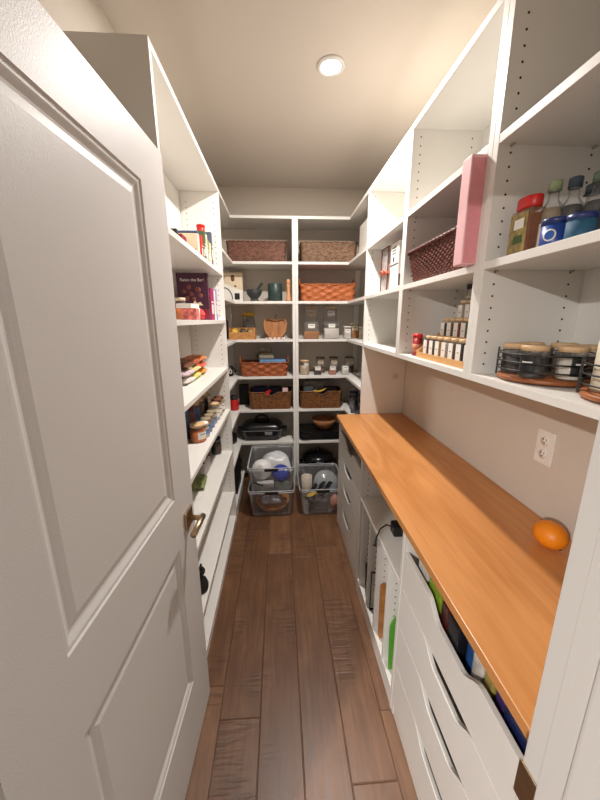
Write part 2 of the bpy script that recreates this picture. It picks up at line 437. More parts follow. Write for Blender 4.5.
# left wall unit
lu = thing('shelf_unit', 'tall white open shelving unit along the left wall behind the open door', 'shelving', (-.514, 1.83, 0))
def board(name, parent, x0, y0, z0, x1, y1, z1, b=.0012):
    return MB().box(x0, y0, z0, x1, y1, z1, b).build(name, WHITE, parent, world=True)
LZ = [1.92, 1.605, 1.27, .955, .62, .268]
hz = [z for z in frange(.14, 2.36, .034)]
s = MB().box(XWL+.002, 1.236, 0, XL, 1.236+TH, ZT, .0012); s.build('side_panel', [WHITE, HOLE], lu, world=True)
s = MB().box(XWL+.002, Y1-TH, 0, XL, Y1, ZT, .0012); holes(s, (XL-.037, XWL+.06), hz, Y1-TH-.0002); s.build('side_panel', [WHITE, HOLE], lu, world=True)
ly0, ly1 = 1.236+TH+.0005, Y1-TH-.0005
board('top_panel', lu, XWL+.002, ly0, ZT-TH, XL, ly1, ZT)
for z in LZ: board('shelf', lu, XWL+.023, ly0, z-TH, XL-.001, ly1, z)
board('base_shelf', lu, XWL+.002, ly0, .05-TH, XL-.001, ly1, .05)
board('plinth', lu, XL-.02, ly0, 0, XL-.002, ly1, .05-TH-.0005)
board('back_panel', lu, XWL+.016, ly0, .051, XWL+.022, ly1-.009, ZT-TH-.001)

# back wall: two corner units that meet at the double post
BZ = [2.085, 1.765, 1.438, 1.105, .79, .47]
cl = thing('corner_shelf_unit', 'white corner shelving filling the back left corner, left of the centre post', 'shelving', (-.25, 3.1, 0))
PL = [(XL, Y1+.001), (XL, YB), (XD-.025, YB), (XD-.025, YW-.002), (XWL+.002, YW-.002), (XWL+.002, Y1+.001)]
for i, z in enumerate([ZT]+BZ):
    MB().prism(PL, z-TH, z, b=.0012).build('top_panel' if i == 0 else 'shelf', WHITE, cl, world=True)
board('centre_upright', cl, XD-.0248, YB-.001, 0, XD-.0005, YW-.002, ZT+.0002)
board('base_shelf', cl, XWL+.002, Y1+.002, .10-TH, XL-.001, YW-.002, .10)
board('plinth', cl, XL-.02, Y1+.002, 0, XL-.002, YB, .10-TH-.0005)
board('back_batten', cl, -.50, YW-.016, .10, -.456, YW-.003, BZ[0]-TH)
cr = thing('corner_shelf_unit', 'white corner shelving filling the back right corner, right of the centre post', 'shelving', (.5, 3.1, 0))
YR = Y2+.024
PR = [(XR, YR), (XW-.002, YR), (XW-.002, YW-.002), (XD+.025, YW-.002), (XD+.025, YB), (XR, YB)]
for i, z in enumerate([ZT]+BZ):
    MB().prism(PR, z-TH, z, b=.0012).build('top_panel' if i == 0 else 'shelf', WHITE, cr, world=True)
board('centre_upright', cr, XD+.0005, YB-.001, 0, XD+.0248, YW-.002, ZT+.0002)
board('back_batten', cr, .735, YW-.016, .10, .78, YW-.003, BZ[0]-TH)

# right wall: three upper cabinets
UZ = [2.085, 1.765]
ZB = 1.435
def upper(label, y0, y1, lo_left, holecols, pins):
    u = thing('wall_shelf_unit', label, 'shelving', ((XR+XW)/2, (y0+y1)/2, ZB-TH))
    z0 = .9102 if lo_left else ZB-TH
    s = MB().box(XR, y1-.0238, z0, XW-.002, y1, ZT, .0012)
    holes(s, (XR+.037, XW-.055), [z for z in frange(ZB+.03, ZT-.03, .034)], y1-.0241)
    left = s.build('side_panel', [WHITE, HOLE], u, world=True)
    if lo_left:
        MB().lathe([(0, 0), (.021, 0), (.021, .003), (.017, .005), (0, .005)], mtx=T(.856, Y2-.0004, 1.197) @ rot('X', PI/2)).build('cap', WALLM, left, world=True)
    board('side_panel', u, XR, y0, ZB-TH, XW-.002, y0+.0238, ZT)
    a, b_ = y0+.0243, y1-.0243
    board('top_panel', u, XR, a, ZT-TH, XW-.002, b_, ZT)
    for z in UZ: board('shelf', u, XR+.0005, a, z-TH, XW-.012, b_, z)
    board('base_panel', u, XR, a, ZB-TH, XW-.002, b_, ZB)
    board('back_panel', u, XW-.010, a, ZB, XW-.004, b_, ZT-TH)
    if pins:
        for z in UZ:
            for x in (XR+.037, XW-.055):
                MB().tube([(x, b_-.011, z-TH-.0035), (x, b_+.0004, z-TH-.0035)], .0032, 10).build('shelf_pin', STEEL, u, world=True)
    return u
upper('white upper wall cabinet at the far end, nearest the back corner', 1.6585, Y2+.0237, True, 2, True)
upper('white upper wall cabinet in the middle of the right wall', 1.0125, 1.6575, False, 2, True)
upper('white upper wall cabinet nearest the doorway', YF+.001, 1.0115, False, 2, True)

# ------------------------------------------------------------------ base cabinets
FX = .44          # plane of the drawer fronts
def drawer_front(mb, y0, y1, z0, z1, dip=.045):
    c = (y0+y1)/2; hw = (y1-y0)*.155; sl = (y1-y0)*.06
    def arc(ya, za, yb, zb, n=6):
        out = []
        for i in range(n+1):
            s_ = i/n; e_ = s_*s_*(3-2*s_)
            out.append((ya+(yb-ya)*s_, za+(zb-za)*e_))
        return out
    top = [(y0, z1)] + arc(c-hw-sl, z1, c-hw+sl, z1-dip) + arc(c+hw-sl, z1-dip, c+hw+sl, z1) + [(y1, z1)]
    pts = [(y0, z0)] + top + [(y1, z0)]
    # outline in (y, z), thickness in x
    mb.prism(pts, 0, .014, mtx=Matrix(((0, 0, 1, FX), (1, 0, 0, 0), (0, 1, 0, 0), (0, 0, 0, 1))), b=.0014)
DZ = [(.064, .262), (.266, .457), (.461, .627), (.631, .786)]
def drawer_unit(label, y0, y1):
    u = thing('drawer_unit', label, 'drawers', ((FX+XW)/2, (y0+y1)/2, 0))
    for y in (y0, y1-.018): board('side_panel', u, FX+.003, y, 0, XW-.003, y+.018, .882)
    board('plinth', u, FX+.006, y0+.0185, 0, FX+.02, y1-.0185, .06)
    board('back_panel', u, XW-.012, y0+.0185, .06, XW-.004, y1-.0185, .88)
    for k, (a, b_) in enumerate(DZ):
        m = MB(); drawer_front(m, y0+.0195, y1-.0195, a, b_)
        dr = m.build('drawer', WHITE, u, world=True)
        bx = MB(); bx.box(FX+.019, y0+.03, a+.012, XW-.06, y1-.03, a+.022)
        for y in (y0+.03, y1-.042): bx.box(FX+.019, y, a+.0225, XW-.06, y+.012, b_-.065)
        bx.box(XW-.072, y0+.0425, a+.0225, XW-.06, y1-.0425, b_-.065)
        bx.build('drawer_box', WHITE, dr, world=True)
    return u
drawer_unit('white four-drawer base unit at the far end under the counter, by the clear bins', 1.648, 2.345)
drawer_unit('white four-drawer base unit nearest the doorway with its top drawer contents showing', YF+.006, 1.008)
ou = thing('tray_cabinet', 'open white base cabinet with upright tray dividers between the two drawer units', 'cabinet', ((FX+XW)/2, 1.33, 0))
oy0, oy1 = 1.0085, 1.6475
for y in (oy0, oy1-.018):
    s = MB().box(FX+.001, y, 0, XW-.003, y+.018, .882, .0012)
    if y > 1.3: holes(s, (FX+.04, .80), frange(.2, .86, .034), y-.0003)
    s.build('side_panel', [WHITE, HOLE], ou, world=True)
board('shelf', ou, FX+.001, oy0+.0185, .612, XW-.012, oy1-.0185, .63)
board('base_shelf', ou, FX+.001, oy0+.0185, .073, XW-.012, oy1-.0185, .095)
board('plinth', ou, FX+.003, oy0+.0185, 0, FX+.018, oy1-.0185, .0725)
board('back_panel', ou, XW-.011, oy0+.0185, .0, XW-.004, oy1-.0185, .88)
for y in (1.15, 1.30, 1.435, 1.585):
    s = MB().box(FX+.002, y-.008, .0955, XW-.012, y+.008, .6115, .001); holes(s, (FX+.04,), frange(.2, .58, .034), y-.0083)
    s.build('divider', [WHITE, HOLE], ou, world=True)
CM = counter_mat()
tag(MB().box(XC, YF+.001, .8825, XW-.001, Y2-.0005, .91, .002).build('countertop', CM), 'long honey-coloured wooden countertop over the right-hand drawers', 'countertop')

# ------------------------------------------------------------------ outlet and orange
ol = thing('power_outlet', 'white duplex power outlet on the beige wall above the counter', 'outlet', (XW, 1.022, 1.162))
MB().box(-.005, -.038, -.06, -.0002, .038, .06, .002).build('cover_plate', LABELW, ol)
for dz in (.024, -.024):
    m = MB(); m.lathe([(0, 0), (.0165, 0), (.0165, .002), (0, .0022)], mtx=T(-.005, 0, dz) @ rot('Y', -PI/2))
    s_ = m.build('socket', LABELW, ol)
    m = MB()
    for y in (-.0065, .0065): m.box(-.0078, y-.0012, dz+.001, -.007, y+.0012, dz+.009)
    m.lathe([(0, 0), (.0026, 0), (.0026, .0008), (0, .0008)], mtx=T(-.007, 0, dz-.0065) @ rot('Y', -PI/2), n=10)
    m.build('slots', HOLE, s_)
og = thing('orange', 'single whole orange resting on the wooden countertop below the outlet', 'fruit', (.828, .835, .9105))
OR = M('orange_peel', (238, 138, 20), .42, noise=.06, nscale=40, bump=.35)
OR.node_tree.nodes['Noise Texture'].inputs['Scale'].default_value = 160
MB().sphere((0, 0, .0415), .0435, sx=1.0, sy=1.12, sz=.95, n=32).build('peel', OR, og)
MB().lathe([(0, 0), (.005, 0), (.004, .003), (0, .004)], mtx=T(0, 0, .0415) @ rot('X', PI/2+.5) @ T(0, 0, .0455), n=10).build('stem_end', M('stem_brown', (94, 74, 36), .8), og)

# ------------------------------------------------------------------ builders for the pantry goods
def basket(name, label, loc, w_, d_, h_, mat, rz=0, taper=.88, cols=34, rows=9, amp=.0045, rad=.03, notch=False, handles=False, group=None, rimr=.006, ribs=False):
    t = thing('wicker_basket' if name is None else name, label, 'basket', loc, rz, group)
    n = cols*6; rr = rows*4; mb = MB(); grid = []
    base = resample(rrect(w_, d_, rad), n)
    def top_at(p):
        if not notch: return h_
        k = abs(p.x)/(w_*.16)
        return h_ - (.030*(1-k*k) if (k < 1 and p.y < 0) else 0)
    for k in range(rr+1):
        v = k/rr; row = []
        for i, p in enumerate(base):
            s_ = taper+(1-taper)*v
            ph = math.sin(PI*i/6 + (PI if (int(min(v*rows, rows-.01)) % 2 and not ribs) else 0))
            dd = amp*ph*math.sqrt(abs(math.sin(PI*v*rows))+.02)
            q = p*s_; nn = p.normalized()
            row.append((q.x+nn.x*dd, q.y+nn.y*dd, .003+v*(top_at(p)-.003)))
        grid.append(row)
    mb.grid(grid, 0, True, True)
    inn = []
    for k in (rr, 0):
        v = k/rr; s_ = (taper+(1-taper)*v)
        inn.append([(p.x*s_*(1-.016/(w_/2)), p.y*s_*(1-.016/(d_/2)), .008+v*(top_at(p)-.010)) for p in base])
    mb.grid(inn, 0, True, True)
    mb.prism([(p.x*taper*.97, p.y*taper*.97) for p in base[::4]], .001, .008)
    mb.build('woven_body', mat, t)
    m = MB(); path = [(p.x, p.y, top_at(p)-.002+.0015*math.sin(i*1.3)) for i, p in enumerate(base[::2])]
    m.tube(path, [rimr*(1+.18*math.sin(i*2.1)) for i in range(len(path))], 6, closed=True)
    m.build('rim', mat, t)
    if handles:
        for sg in (-1, 1):
            m = MB(); x = sg*w_/2
            m.tube([(x, -.05*math.cos(a)*1.0, h_-.004+.055*math.sin(a)) for a in [PI*i/12 for i in range(13)]], .006, 8)
            m.build('handle', mat, t)
    return t
def box_item(name, label, cat, loc, w_, d_, h_, mat, rz=0, b=.002, group=None):
    return tag(MB().box(-w_/2, -d_/2, 0, w_/2, d_/2, h_, b).build(name, mat, None, loc=loc, rz=rz), label, cat, group)
def glass_jar(label, loc, r, h_, fill, fillm, lidm, lidh=.016, lid_r=None, lab=None, group=None, name='glass_jar', rz=0, square=False, fac=(0, -1), cat='jar', neck=None):
    """jar with glass wall, contents, lid and, where given, a label facing the direction fac"""
    t = thing(name, label, cat, loc, rz, group)
    hb = h_-lidh
    if square:
        MB().box(-r, -r, .0005, r, r, hb, .004).build('glass_body', GLASS, t)
        if fill: MB().box(-r+.003, -r+.003, .004, r-.003, r-.003, .004+(hb-.006)*fill, .003).build('contents', fillm, t)
        MB().box(-r*.96, -r*.96, hb+.0003, r*.96, r*.96, h_, .003).build('lid', lidm, t)
    else:
        nk = neck or (r*.86, hb*.92)
        MB().lathe([(0, .0005), (r*.94, .0005), (r, .004), (r, hb*.84), (nk[0], nk[1]), (nk[0], hb)], n=28).build('glass_body', GLASS, t)
        if fill: MB().lathe([(0, .003), (r*.9, .003), (r*.95, .006), (r*.95, .004+(hb*.84)*fill), (0, .006+(hb*.84)*fill)], n=24).build('contents', fillm, t)
        lr = lid_r or nk[0]*1.06
        MB().lathe([(0, hb+.0003), (lr, hb+.0003), (lr, h_-.002), (lr-.002, h_), (0, h_)], n=28).build('lid', lidm, t)
    if lab:
        lm, lw, lz0, lz1 = lab
        a0 = math.atan2(fac[1], fac[0])
        m = MB()
        if square:
            mt = rot('Z', a0+PI/2)
            m.box(-lw/2, -r-.0012, lz0, lw/2, -r-.0003, lz1, mtx=mt)
            m.box(-lw*.3, -r-.0016, lz0+(lz1-lz0)*.62, lw*.3, -r-.0013, lz0+(lz1-lz0)*.72, m=1, mtx=mt)
        else:
            hw = lw/2/r
            m.grid([[((r+.0008)*math.cos(a0+hw*(i/6-1)), (r+.0008)*math.sin(a0+hw*(i/6-1)), z) for i in range(13)] for z in (lz0, lz1)])
            zz = lz0+(lz1-lz0)*.62
            m.grid([[((r+.0014)*math.cos(a0+hw*.6*(i/6-1)), (r+.0014)*math.sin(a0+hw*.6*(i/6-1)), z) for i in range(13)] for z in (zz, zz+(lz1-lz0)*.1)], m=1)
        m.build('label', [lm, INK if lm is not BLKLABEL else LABELW], t)
    return t
def book(label, loc, thick, depth, height, mat, rz=0, lean=0, marks=None, group=None, name='book', cat='book'):
    """upright book; spine faces local -y"""
    t = thing(name, label, cat, loc, rz, group)
    if lean: t.rotation_euler = (0, lean, rz)
    m = MB(); c = .0025
    m.box(-thick/2, 0, 0, thick/2, c, height, .0008); m.box(-thick/2, c, 0, -thick/2+c, depth, height); m.box(thick/2-c, c, 0, thick/2, depth, height)
    m.build('cover', mat, t)
    MB().box(-thick/2+c, c, .003, thick/2-c, depth-.004, height-.003).build('pages', LABELW, t)
    if marks:
        m = MB()
        for z0, z1 in marks: m.box(-thick*.3, -.0006, z0*height, thick*.3, -.0001, z1*height)
        m.build('spine_title', LABELW if marks else INK, t)
    return t
def pouch(name, label, cat, loc, w_, d_, h_, mats, rz=0, group=None, tilt=0, band=None, seed=1):
    """soft sealed pack lying flat"""
    rnd = random.Random(seed); n = 14; top = []; bot = []
    ph = [rnd.uniform(0, 6) for _ in range(4)]
    for i in range(n+1):
        u = i/n*2-1; a, b_ = [], []
        for k in range(n+1):
            v = k/n*2-1
            q = max(0, (1-abs(u)**3.2)*(1-abs(v)**3.2))**.55
            wr = .10*math.sin(5*u+ph[0]+3*v)*math.sin(6*v+ph[1])
            a.append((u*w_/2, v*d_/2, h_*(.42+.56*q*(1+wr)) if q > 0 else h_*.42))
            b_.append((u*w_/2, v*d_/2, h_*(.40-.395*q)))
        top.append(a); bot.append(b_)
    t = bmesh.new()
    m = MB(); m.grid(top, 0); m.grid(bot, 0)
    if band:
        for f in m.bm.faces:
            c = f.calc_center_median()
            if abs(c.x) < w_*band: f.material_index = 1
    t.free()
    o = m.build(name, mats, None, loc=loc, rz=rz)
    if tilt: o.rotation_euler = (tilt, 0, rz)
    return tag(o, label, cat, group)

def fm(name, c, n=.12, s=60, r=.7): return M(name, c, r, noise=n, nscale=s)
RED = fm('red_plastic', (196, 34, 28), .05, 20, .35)
NAVY = fm('navy_print', (36, 46, 92)); BLUE = fm('blue_print', (52, 92, 170)); CREAM = fm('cream_card', (226, 208, 178), .05)
BROWN = fm('brown_print', (112, 66, 40)); ORANGE = fm('orange_preserve', (222, 120, 38), .18, 40); GREEN = fm('green_print', (70, 92, 52))
OLIVE = fm('olive_print', (150, 146, 84)); TAN = fm('tan_print', (196, 150, 100)); PINKM = fm('pink_card', (242, 190, 192), .03, 10, .55)
MAGENTA = fm('magenta_print', (168, 30, 92)); PURPLE = fm('plum_print', (66, 22, 48), .12, 18, .45); TEAL = fm('teal_print', (34, 82, 110))
AMBER = fm('amber_grain', (196, 132, 66), .25, 120); RICE = fm('pale_grain', (224, 206, 176), .08, 150); FLOUR = fm('white_flour', (240, 236, 228), .03)
COFFEE = fm('dark_coffee', (44, 30, 24), .3, 150); PINKSALT = fm('pink_salt', (212, 140, 122), .15, 150); SPICE = fm('brown_spice', (104, 62, 36), .3, 120)
YELLOW = fm('yellow_plastic', (214, 176, 60), .06); GREENP = fm('green_plastic', (88, 160, 46), .05); GREY = fm('grey_plastic', (112, 114, 116), .05)
DKGREEN = fm('dark_green_glaze', (48, 66, 62), .15, 40, .4); GRANITE = fm('dark_granite', (50, 54, 54), .3, 200, .6)

# ------------------------------------------------------------------ left unit: books on the high shelf
LB = 'books on the high left shelf'
bk = [(1.56, .022, .10, .062, fm('black_cover', (40, 34, 36)), 'short black book at the near end of the high left shelf, by the door'),
      (2.045, .028, .12, .150, fm('red_cover', (200, 60, 56)), 'red-spined book beside the pale binder on the high left shelf'),
      (2.085, .026, .12, .155, BROWN, 'brown-spined book between the red and the green books on the high left shelf'),
      (2.128, .036, .18, .19, fm('green_cover', (72, 100, 60)), 'green-spined book under the red tin on the high left shelf'),
      (2.177, .040, .18, .185, CREAM, 'cream book just right of the green book on the high left shelf'),
      (2.232, .044, .18, .165, OLIVE, 'olive-spined book near the far end of the high left shelf'),
      (2.283, .038, .18, .16, fm('ivory_cover', (232, 220, 186)), 'ivory book beside the olive book on the high left shelf'),
      (2.340, .030, .18, .235, fm('slate_cover', (78, 88, 106)), 'tall slate-blue book at the far end of the high left shelf')]
for y, th, dp, hh, m_, lb in bk:
    book(lb, (XL-.050, y, 1.9205), th, dp, hh, m_, PI/2, marks=[(.62, .66), (.3, .56)], group=LB)
bn = thing('ring_binder', 'pale binder with a blue top edge facing out beside the red-spined book, high left shelf', 'binder', (-.50, 1.985, 1.9205), 0)
MB().box(-.075, 0, 0, .062, .042, .148, .003).build('cover', CREAM, bn)
MB().box(-.076, -.001, .1485, .063, .043, .160, .003).build('top_edge', fm('denim_blue', (58, 78, 112)), bn)
m = MB(); m.tube([(-.03+.011*i, -.001, .085+.016*math.sin(i*1.9)-.004*i) for i in range(8)], .003, 6); m.build('script_print', SOFTBLACK, bn)
tag(book('short dark red book standing in front of the pale binder, high left shelf', (-.515, 1.86, 1.9205), .05, .09, .115, fm('maroon_cover', (128, 26, 34)), 0), 'short dark red book standing in front of the pale binder, high left shelf', 'book', LB)
rt = thing('small_tin', 'small round red tin sitting on top of the green book', 'tin', (XL-.075, 2.152, 2.1115))
MB().lathe([(0, .0), (.023, .0), (.024, .003), (.024, .028), (0, .028)]).build('body', RED, rt)
MB().lathe([(0, .0282), (.0252, .0282), (.0252, .038), (.02, .041), (0, .041)]).build('lid', RED, rt)

# second shelf: cookbook and packs
cb = thing('cookbook', 'purple hardback cookbook facing out with pale title and food picture on its cover', 'book', (-.505, 2.06, 1.6055), .03)
m = MB(); m.box(-.09, 0, 0, .09, .0025, .268, .0006); m.box(-.09, .0225, 0, .09, .025, .268, .0006); m.box(-.09, .0025, 0, -.0875, .0225, .268); m.build('cover', PURPLE, cb)
MB().box(-.087, .0028, .003, .087, .0222, .265).build('pages', LABELW, cb)
m = MB(); m.text('Raisin the Bar!', .0235, T(0, -.0006, .228) @ rot('X', PI/2), ext=.0003); m.build('title', LABELW, cb)
m = MB()
for x, z, r_ in ((-.02, .19, .013), (.03, .175, .017), (-.05, .165, .012), (-.01, .15, .014), (.045, .14, .012), (-.035, .125, .014), (.005, .12, .011)):
    m.lathe([(r_*.5, 0), (r_, 0), (r_, .0006), (r_*.5, .0006)], mtx=T(x, -.0001, z) @ rot('X', PI/2), n=16)
m.build('cover_picture', fm('dried_fruit_print', (128, 70, 56), .45, 110), cb)
m = MB(); m.prism([(-.01, 0), (.055, 0), (.04, .02), (.02, .012), (.008, .03)], 0, .0006, mtx=T(0, -.0001, .085) @ rot('X', PI/2)); m.build('cover_picture', CREAM, cb)
m = MB(); m.box(-.088, -.0007, .004, .088, -.0001, .062, m=0); m.build('cover_band', fm('crimson_print', (140, 24, 50), .2, 30), cb)
m = MB()
for k, wd in enumerate((.030, .042, .034)): m.box(-.02-wd/2, -.0012, .047-k*.014, -.02+wd/2, -.0008, .052-k*.014)
m.build('cover_text', LABELW, cb)
m = MB(); m.sphere((.045, -.0005, .034), .022, sy=.02, sz=.7); m.build('cover_picture', fm('orange_print', (206, 112, 52)), cb)
SB = 'books beside the purple cookbook'
for y, th, hh, m_, lb in ((2.175, .10, .19, MAGENTA, 'thick magenta book just right of the purple cookbook'),
                          (2.262, .045, .185, LABELW, 'white-spined book between the magenta and the blue books'),
                          (2.312, .040, .195, fm('sky_cover', (120, 150, 205)), 'blue and white book at the far end of the cookbook shelf'),
                          (2.362, .034, .205, fm('blush_cover', (236, 214, 214), .06), 'pale pinkish book against the shelf side panel')):
    book(lb, (XL-.038, y, 1.6055), th, .17, hh, m_, PI/2, marks=[(.55, .6), (.2, .5)], group=SB)
PK = 'snack boxes in front of the purple cookbook'
b1 = box_item('snack_box', 'red and white snack box standing in front of the purple cookbook', 'box', (-.445, 1.74, 1.6055), .07, .10, .055, [fm('red_white_print', (220, 110, 102), .6, 70)], .1, group=PK)
box_item('snack_box', 'flat white box lying on top of the red and white snack box', 'box', (-.455, 1.735, 1.661), .075, .11, .022, LABELW, -.12, group=PK)
glass_jar('small amber jar with a cream lid behind the red snack box', (-.53, 1.86, 1.6055), .034, .115, .8, ORANGE, CREAM, group='jars on the left shelves')
pouch('snack_pouch', 'crumpled red and white pouch before the foot of the purple cookbook', 'packet', (-.44, 1.88, 1.6055), .07, .10, .06, [fm('red_foil', (206, 56, 52), .2, 20), LABELW], .2, band=.14, seed=5)

# third shelf: stacked snack packs
SP = 'snack packs stacked on the third left shelf'
pk = [(0, 1.68, 'white_pack', (228, 206, 198), 'pale pack at the near end, bottom layer of the snack stack'),
      (0, 1.84, 'lemon_pack', (222, 206, 120), 'lemon-yellow pack in the middle, bottom layer of the snack stack'),
      (0, 2.02, 'gold_pack', (214, 150, 58), 'golden pack at the far end, bottom layer of the snack stack'),
      (1, 1.68, 'mauve_pack', (206, 184, 190), 'mauve pack at the near end, middle layer of the snack stack'),
      (1, 1.84, 'pear_pack', (218, 204, 140), 'pale yellow pack in the middle, middle layer of the snack stack'),
      (1, 2.02, 'coral_pack', (214, 96, 74), 'coral red pack at the far end, middle layer of the snack stack'),
      (2, 1.70, 'brown_pack', (110, 64, 46), 'dark brown pack at the near end, top layer of the snack stack'),
      (2, 1.86, 'rust_pack', (170, 84, 48), 'rust-coloured pack in the middle, top layer of the snack stack'),
      (2, 2.03, 'ginger_pack', (204, 120, 66), 'ginger pack at the far end, top layer of the snack stack')]
for k, (lv, y, mn, c, lb) in enumerate(pk):
    pouch('snack_pack', lb, 'packet', (-.54, y+.10, 1.2705+lv*.040), .13, .145, .0395, [fm(mn, c, .5, 60, .4), LABELW], .06*((k % 3)-1), SP, band=.09 if lv < 2 else None, seed=k)

# fourth shelf: jars in two rows
JG = 'jars on the fourth left shelf'
fr_j = [(1.735, .044, .100, ORANGE, LIDW, 'large jar of orange preserve at the near end of the front jar row'),
        (1.805, .036, .085, CREAM, LABELW, 'squat cream jar second in the front jar row'),
        (1.89, .034, .085, TAN, fm('steel_lid', (156, 140, 112)), 'small tan jar with a blue lid third in the front jar row'),
        (1.97, .033, .085, ORANGE, fm('steel_lid', (156, 140, 112)), 'small orange jar with a blue lid fourth in the front jar row'),
        (2.05, .034, .085, CREAM, fm('steel_lid', (156, 140, 112)), 'small cream jar with a blue lid fifth in the front jar row'),
        (2.14, .038, .115, RICE, LIDW, 'tall pale jar sixth in the front jar row'),
        (2.23, .038, .120, CREAM, BROWN, 'tall cream jar with a brown lid seventh in the front jar row'),
        (2.325, .038, .115, TAN, BROWN, 'tan jar with a brown lid last in the front jar row')]
for y, r_, hh, fl, lm, lb in fr_j:
    glass_jar(lb, (-.445-(.012 if r_ > .04 else 0), y, .9555), r_, hh, .85, fl, lm, lab=((LABELW if hh > .09 else fm('blue_label', (96, 140, 190), .2)), r_*1.3, hh*.2, hh*.6), fac=(1, -.8), group=JG)
bk_j = [(1.66, .15, NAVY, 'dark navy jar behind the large orange preserve'), (1.78, .16, fm('cobalt_lid', (44, 70, 130)), 'tall cobalt jar in the back jar row, second from the door'),
        (1.90, .15, fm('maroon_label', (120, 44, 40)), 'maroon jar in the back jar row, third from the door'), (2.02, .15, BLUE, 'blue jar in the back jar row, fourth from the door'),
        (2.14, .145, SPICE, 'brown jar in the back jar row behind the tall pale jar'), (2.26, .15, COFFEE, 'dark jar with a brass lid in the back jar row'),
        (2.35, .15, RICE, 'pale jar in the back jar row against the side panel')]
for y, hh, fl, lb in bk_j:
    glass_jar(lb, (-.55, y, .9555), .042, hh, .92, fl, LIDW if y > 2 else fl, group=JG)

# fifth shelf
DJ = 'dark jars on the fifth left shelf'
for (x, y, hh, lb) in ((-.49, 2.355, .13, 'dark green jar at the far front of the fifth left shelf'), (-.585, 2.35, .12, 'dark green jar at the far back of the fifth left shelf'),
                       (-.555, 2.255, .11, 'dark green jar nearest the white bag on the fifth left shelf')):
    glass_jar(lb, (x, y, .6205), .036, hh, .9, fm('dark_green_fill', (42, 58, 44)), SOFTBLACK, lab=(fm('brown_label', (96, 60, 50)), .05, hh*.2, hh*.6), fac=(1, -.6), group=DJ)
m = MB(); 
bg = thing('carry_bag', 'pale bag with a dark curved handle on the fifth left shelf', 'bag', (-.54, 2.06, .6205))
m = MB(); m.box(-.075, -.085, 0, .05, .085, .075, .02); m.build('body', fm('lilac_white', (206, 196, 200), .12, 15), bg)
MB().tube([(.03, -.05*math.cos(a), .072+.05*math.sin(a)) for a in [PI*i/12 for i in range(13)]], .007, 8).build('handle', SOFTBLACK, bg)
pouch('snack_pouch', 'green patterned pouch at the near end of the fifth left shelf', 'packet', (-.53, 1.86, .6205), .13, .16, .045, [fm('leaf_print', (124, 132, 82), .4, 40)], .1, seed=9)
# black figurine on the low shelf
fg = thing('figurine', 'small black figurine on the lowest open left shelf beside the door edge', 'ornament', (-.420, 1.418, .2685), .3)
MB().lathe([(0, 0), (.026, 0), (.030, .012), (.031, .028), (.024, .05), (.013, .062), (.011, .075), (0, .076)], n=20).build('body', SOFTBLACK, fg)
m = MB(); m.sphere((.003, 0, .090), .0185); m.lathe([(.006, .0), (.004, .012), (0, .016)], (.006, .009, .104), n=8); m.lathe([(.006, .0), (.004, .012), (0, .016)], (.006, -.009, .104), n=8); m.build('head', SOFTBLACK, fg)

for c_ in fg.children:
    for v_ in c_.data.vertices: v_.co *= 1.22

# ------------------------------------------------------------------ back shelves, left side
BY = 3.10
basket(None, 'dark brown wicker basket on the top shelf left of the centre post', (-.176, 3.075, 2.0855), .50, .25, .155, WK_DARK, taper=.97, cols=64, rows=15, amp=.003)
basket(None, 'grey-brown wicker basket on the top shelf right of the centre post', (.435, 3.075, 2.0855), .48, .25, .155, WK_GREY, taper=.97, cols=64, rows=15, amp=.003)
wb = thing('storage_box', 'white ribbed box standing on the top shelf in the right corner', 'box', (.675, 2.70, 2.0855), 0)
MB().box(0, -.195, 0, .06, .195, .26, .004).build('body', LABELW, wb)
m = MB()
for k in range(12): m.box(-.0012, -.185, .022+k*.019, -.0001, .185, .028+k*.019)
m.build('ribs', LABELW, wb)
# shelf 1.765
pb = thing('boxed_kitchenware', 'tall white and tan carton with small pictures, left end of the mortar shelf', 'box', (-.405, 3.13, 1.7655), .05)
MB().box(-.085, -.03, 0, .085, .06, .25, .002).build('carton', CREAM, pb)
m = MB(); m.prism([(-.084, 0), (.084, 0), (.084, .10), (.03, .11), (-.084, .16)], 0, .0008, mtx=T(0, -.0301, .002) @ rot('X', PI/2)); m.build('white_panel', LABELW, pb)
m = MB(); m.lathe([(0, 0), (.013, .005), (.017, .03), (.012, .05), (0, .055)], (.0, -.032, .175), sy=.15)
m.sphere((.02, -.032, .135), .009, sy=.2); m.build('printed_picture', BROWN, pb)
m = MB(); m.box(.01, -.0325, .02, .055, -.0312, .075); m.tube([(-.080+.07*math.sin(a), -.032, .03+.09*math.cos(a)) for a in [i*.15 for i in range(12)]], .004, 6); m.build('printed_picture', SOFTBLACK, pb)
mo = thing('mortar', 'dark stone mortar on the shelf between the carton and the green crock', 'mortar', (-.215, 3.055, 1.7655))
MB().lathe([(0, 0), (.045, 0), (.045, .008), (.03, .018), (.034, .026), (.062, .06), (.07, .10), (.062, .10), (.05, .055), (0, .035)], n=30).build('bowl', GRANITE, mo)
pe = tag(MB().tube([(-.01, 0, .045), (.03, 0, .10), (.058, 0, .14), (.072, 0, .158)], [.017, .012, .011, .015], 12).build('pestle', GRANITE, None, loc=(-.215, 3.055, 1.7655)), 'dark stone pestle leaning out of the mortar', 'pestle')
ck = thing('crock', 'dark green cylindrical stoneware crock on the shelf beside the pepper mill', 'crock', (-.03, 3.06, 1.7655))
MB().lathe([(0, 0), (.060, 0), (.064, .004), (.064, .150), (.061, .153), (.057, .150), (.057, .01), (0, .01)], n=36).build('body', DKGREEN, ck)
pm = thing('pepper_mill', 'slim pale wooden pepper mill beside the centre post', 'mill', (.088, 3.01, 1.7655))
PW = wood('pale_beech', (222, 168, 122), (196, 138, 92))
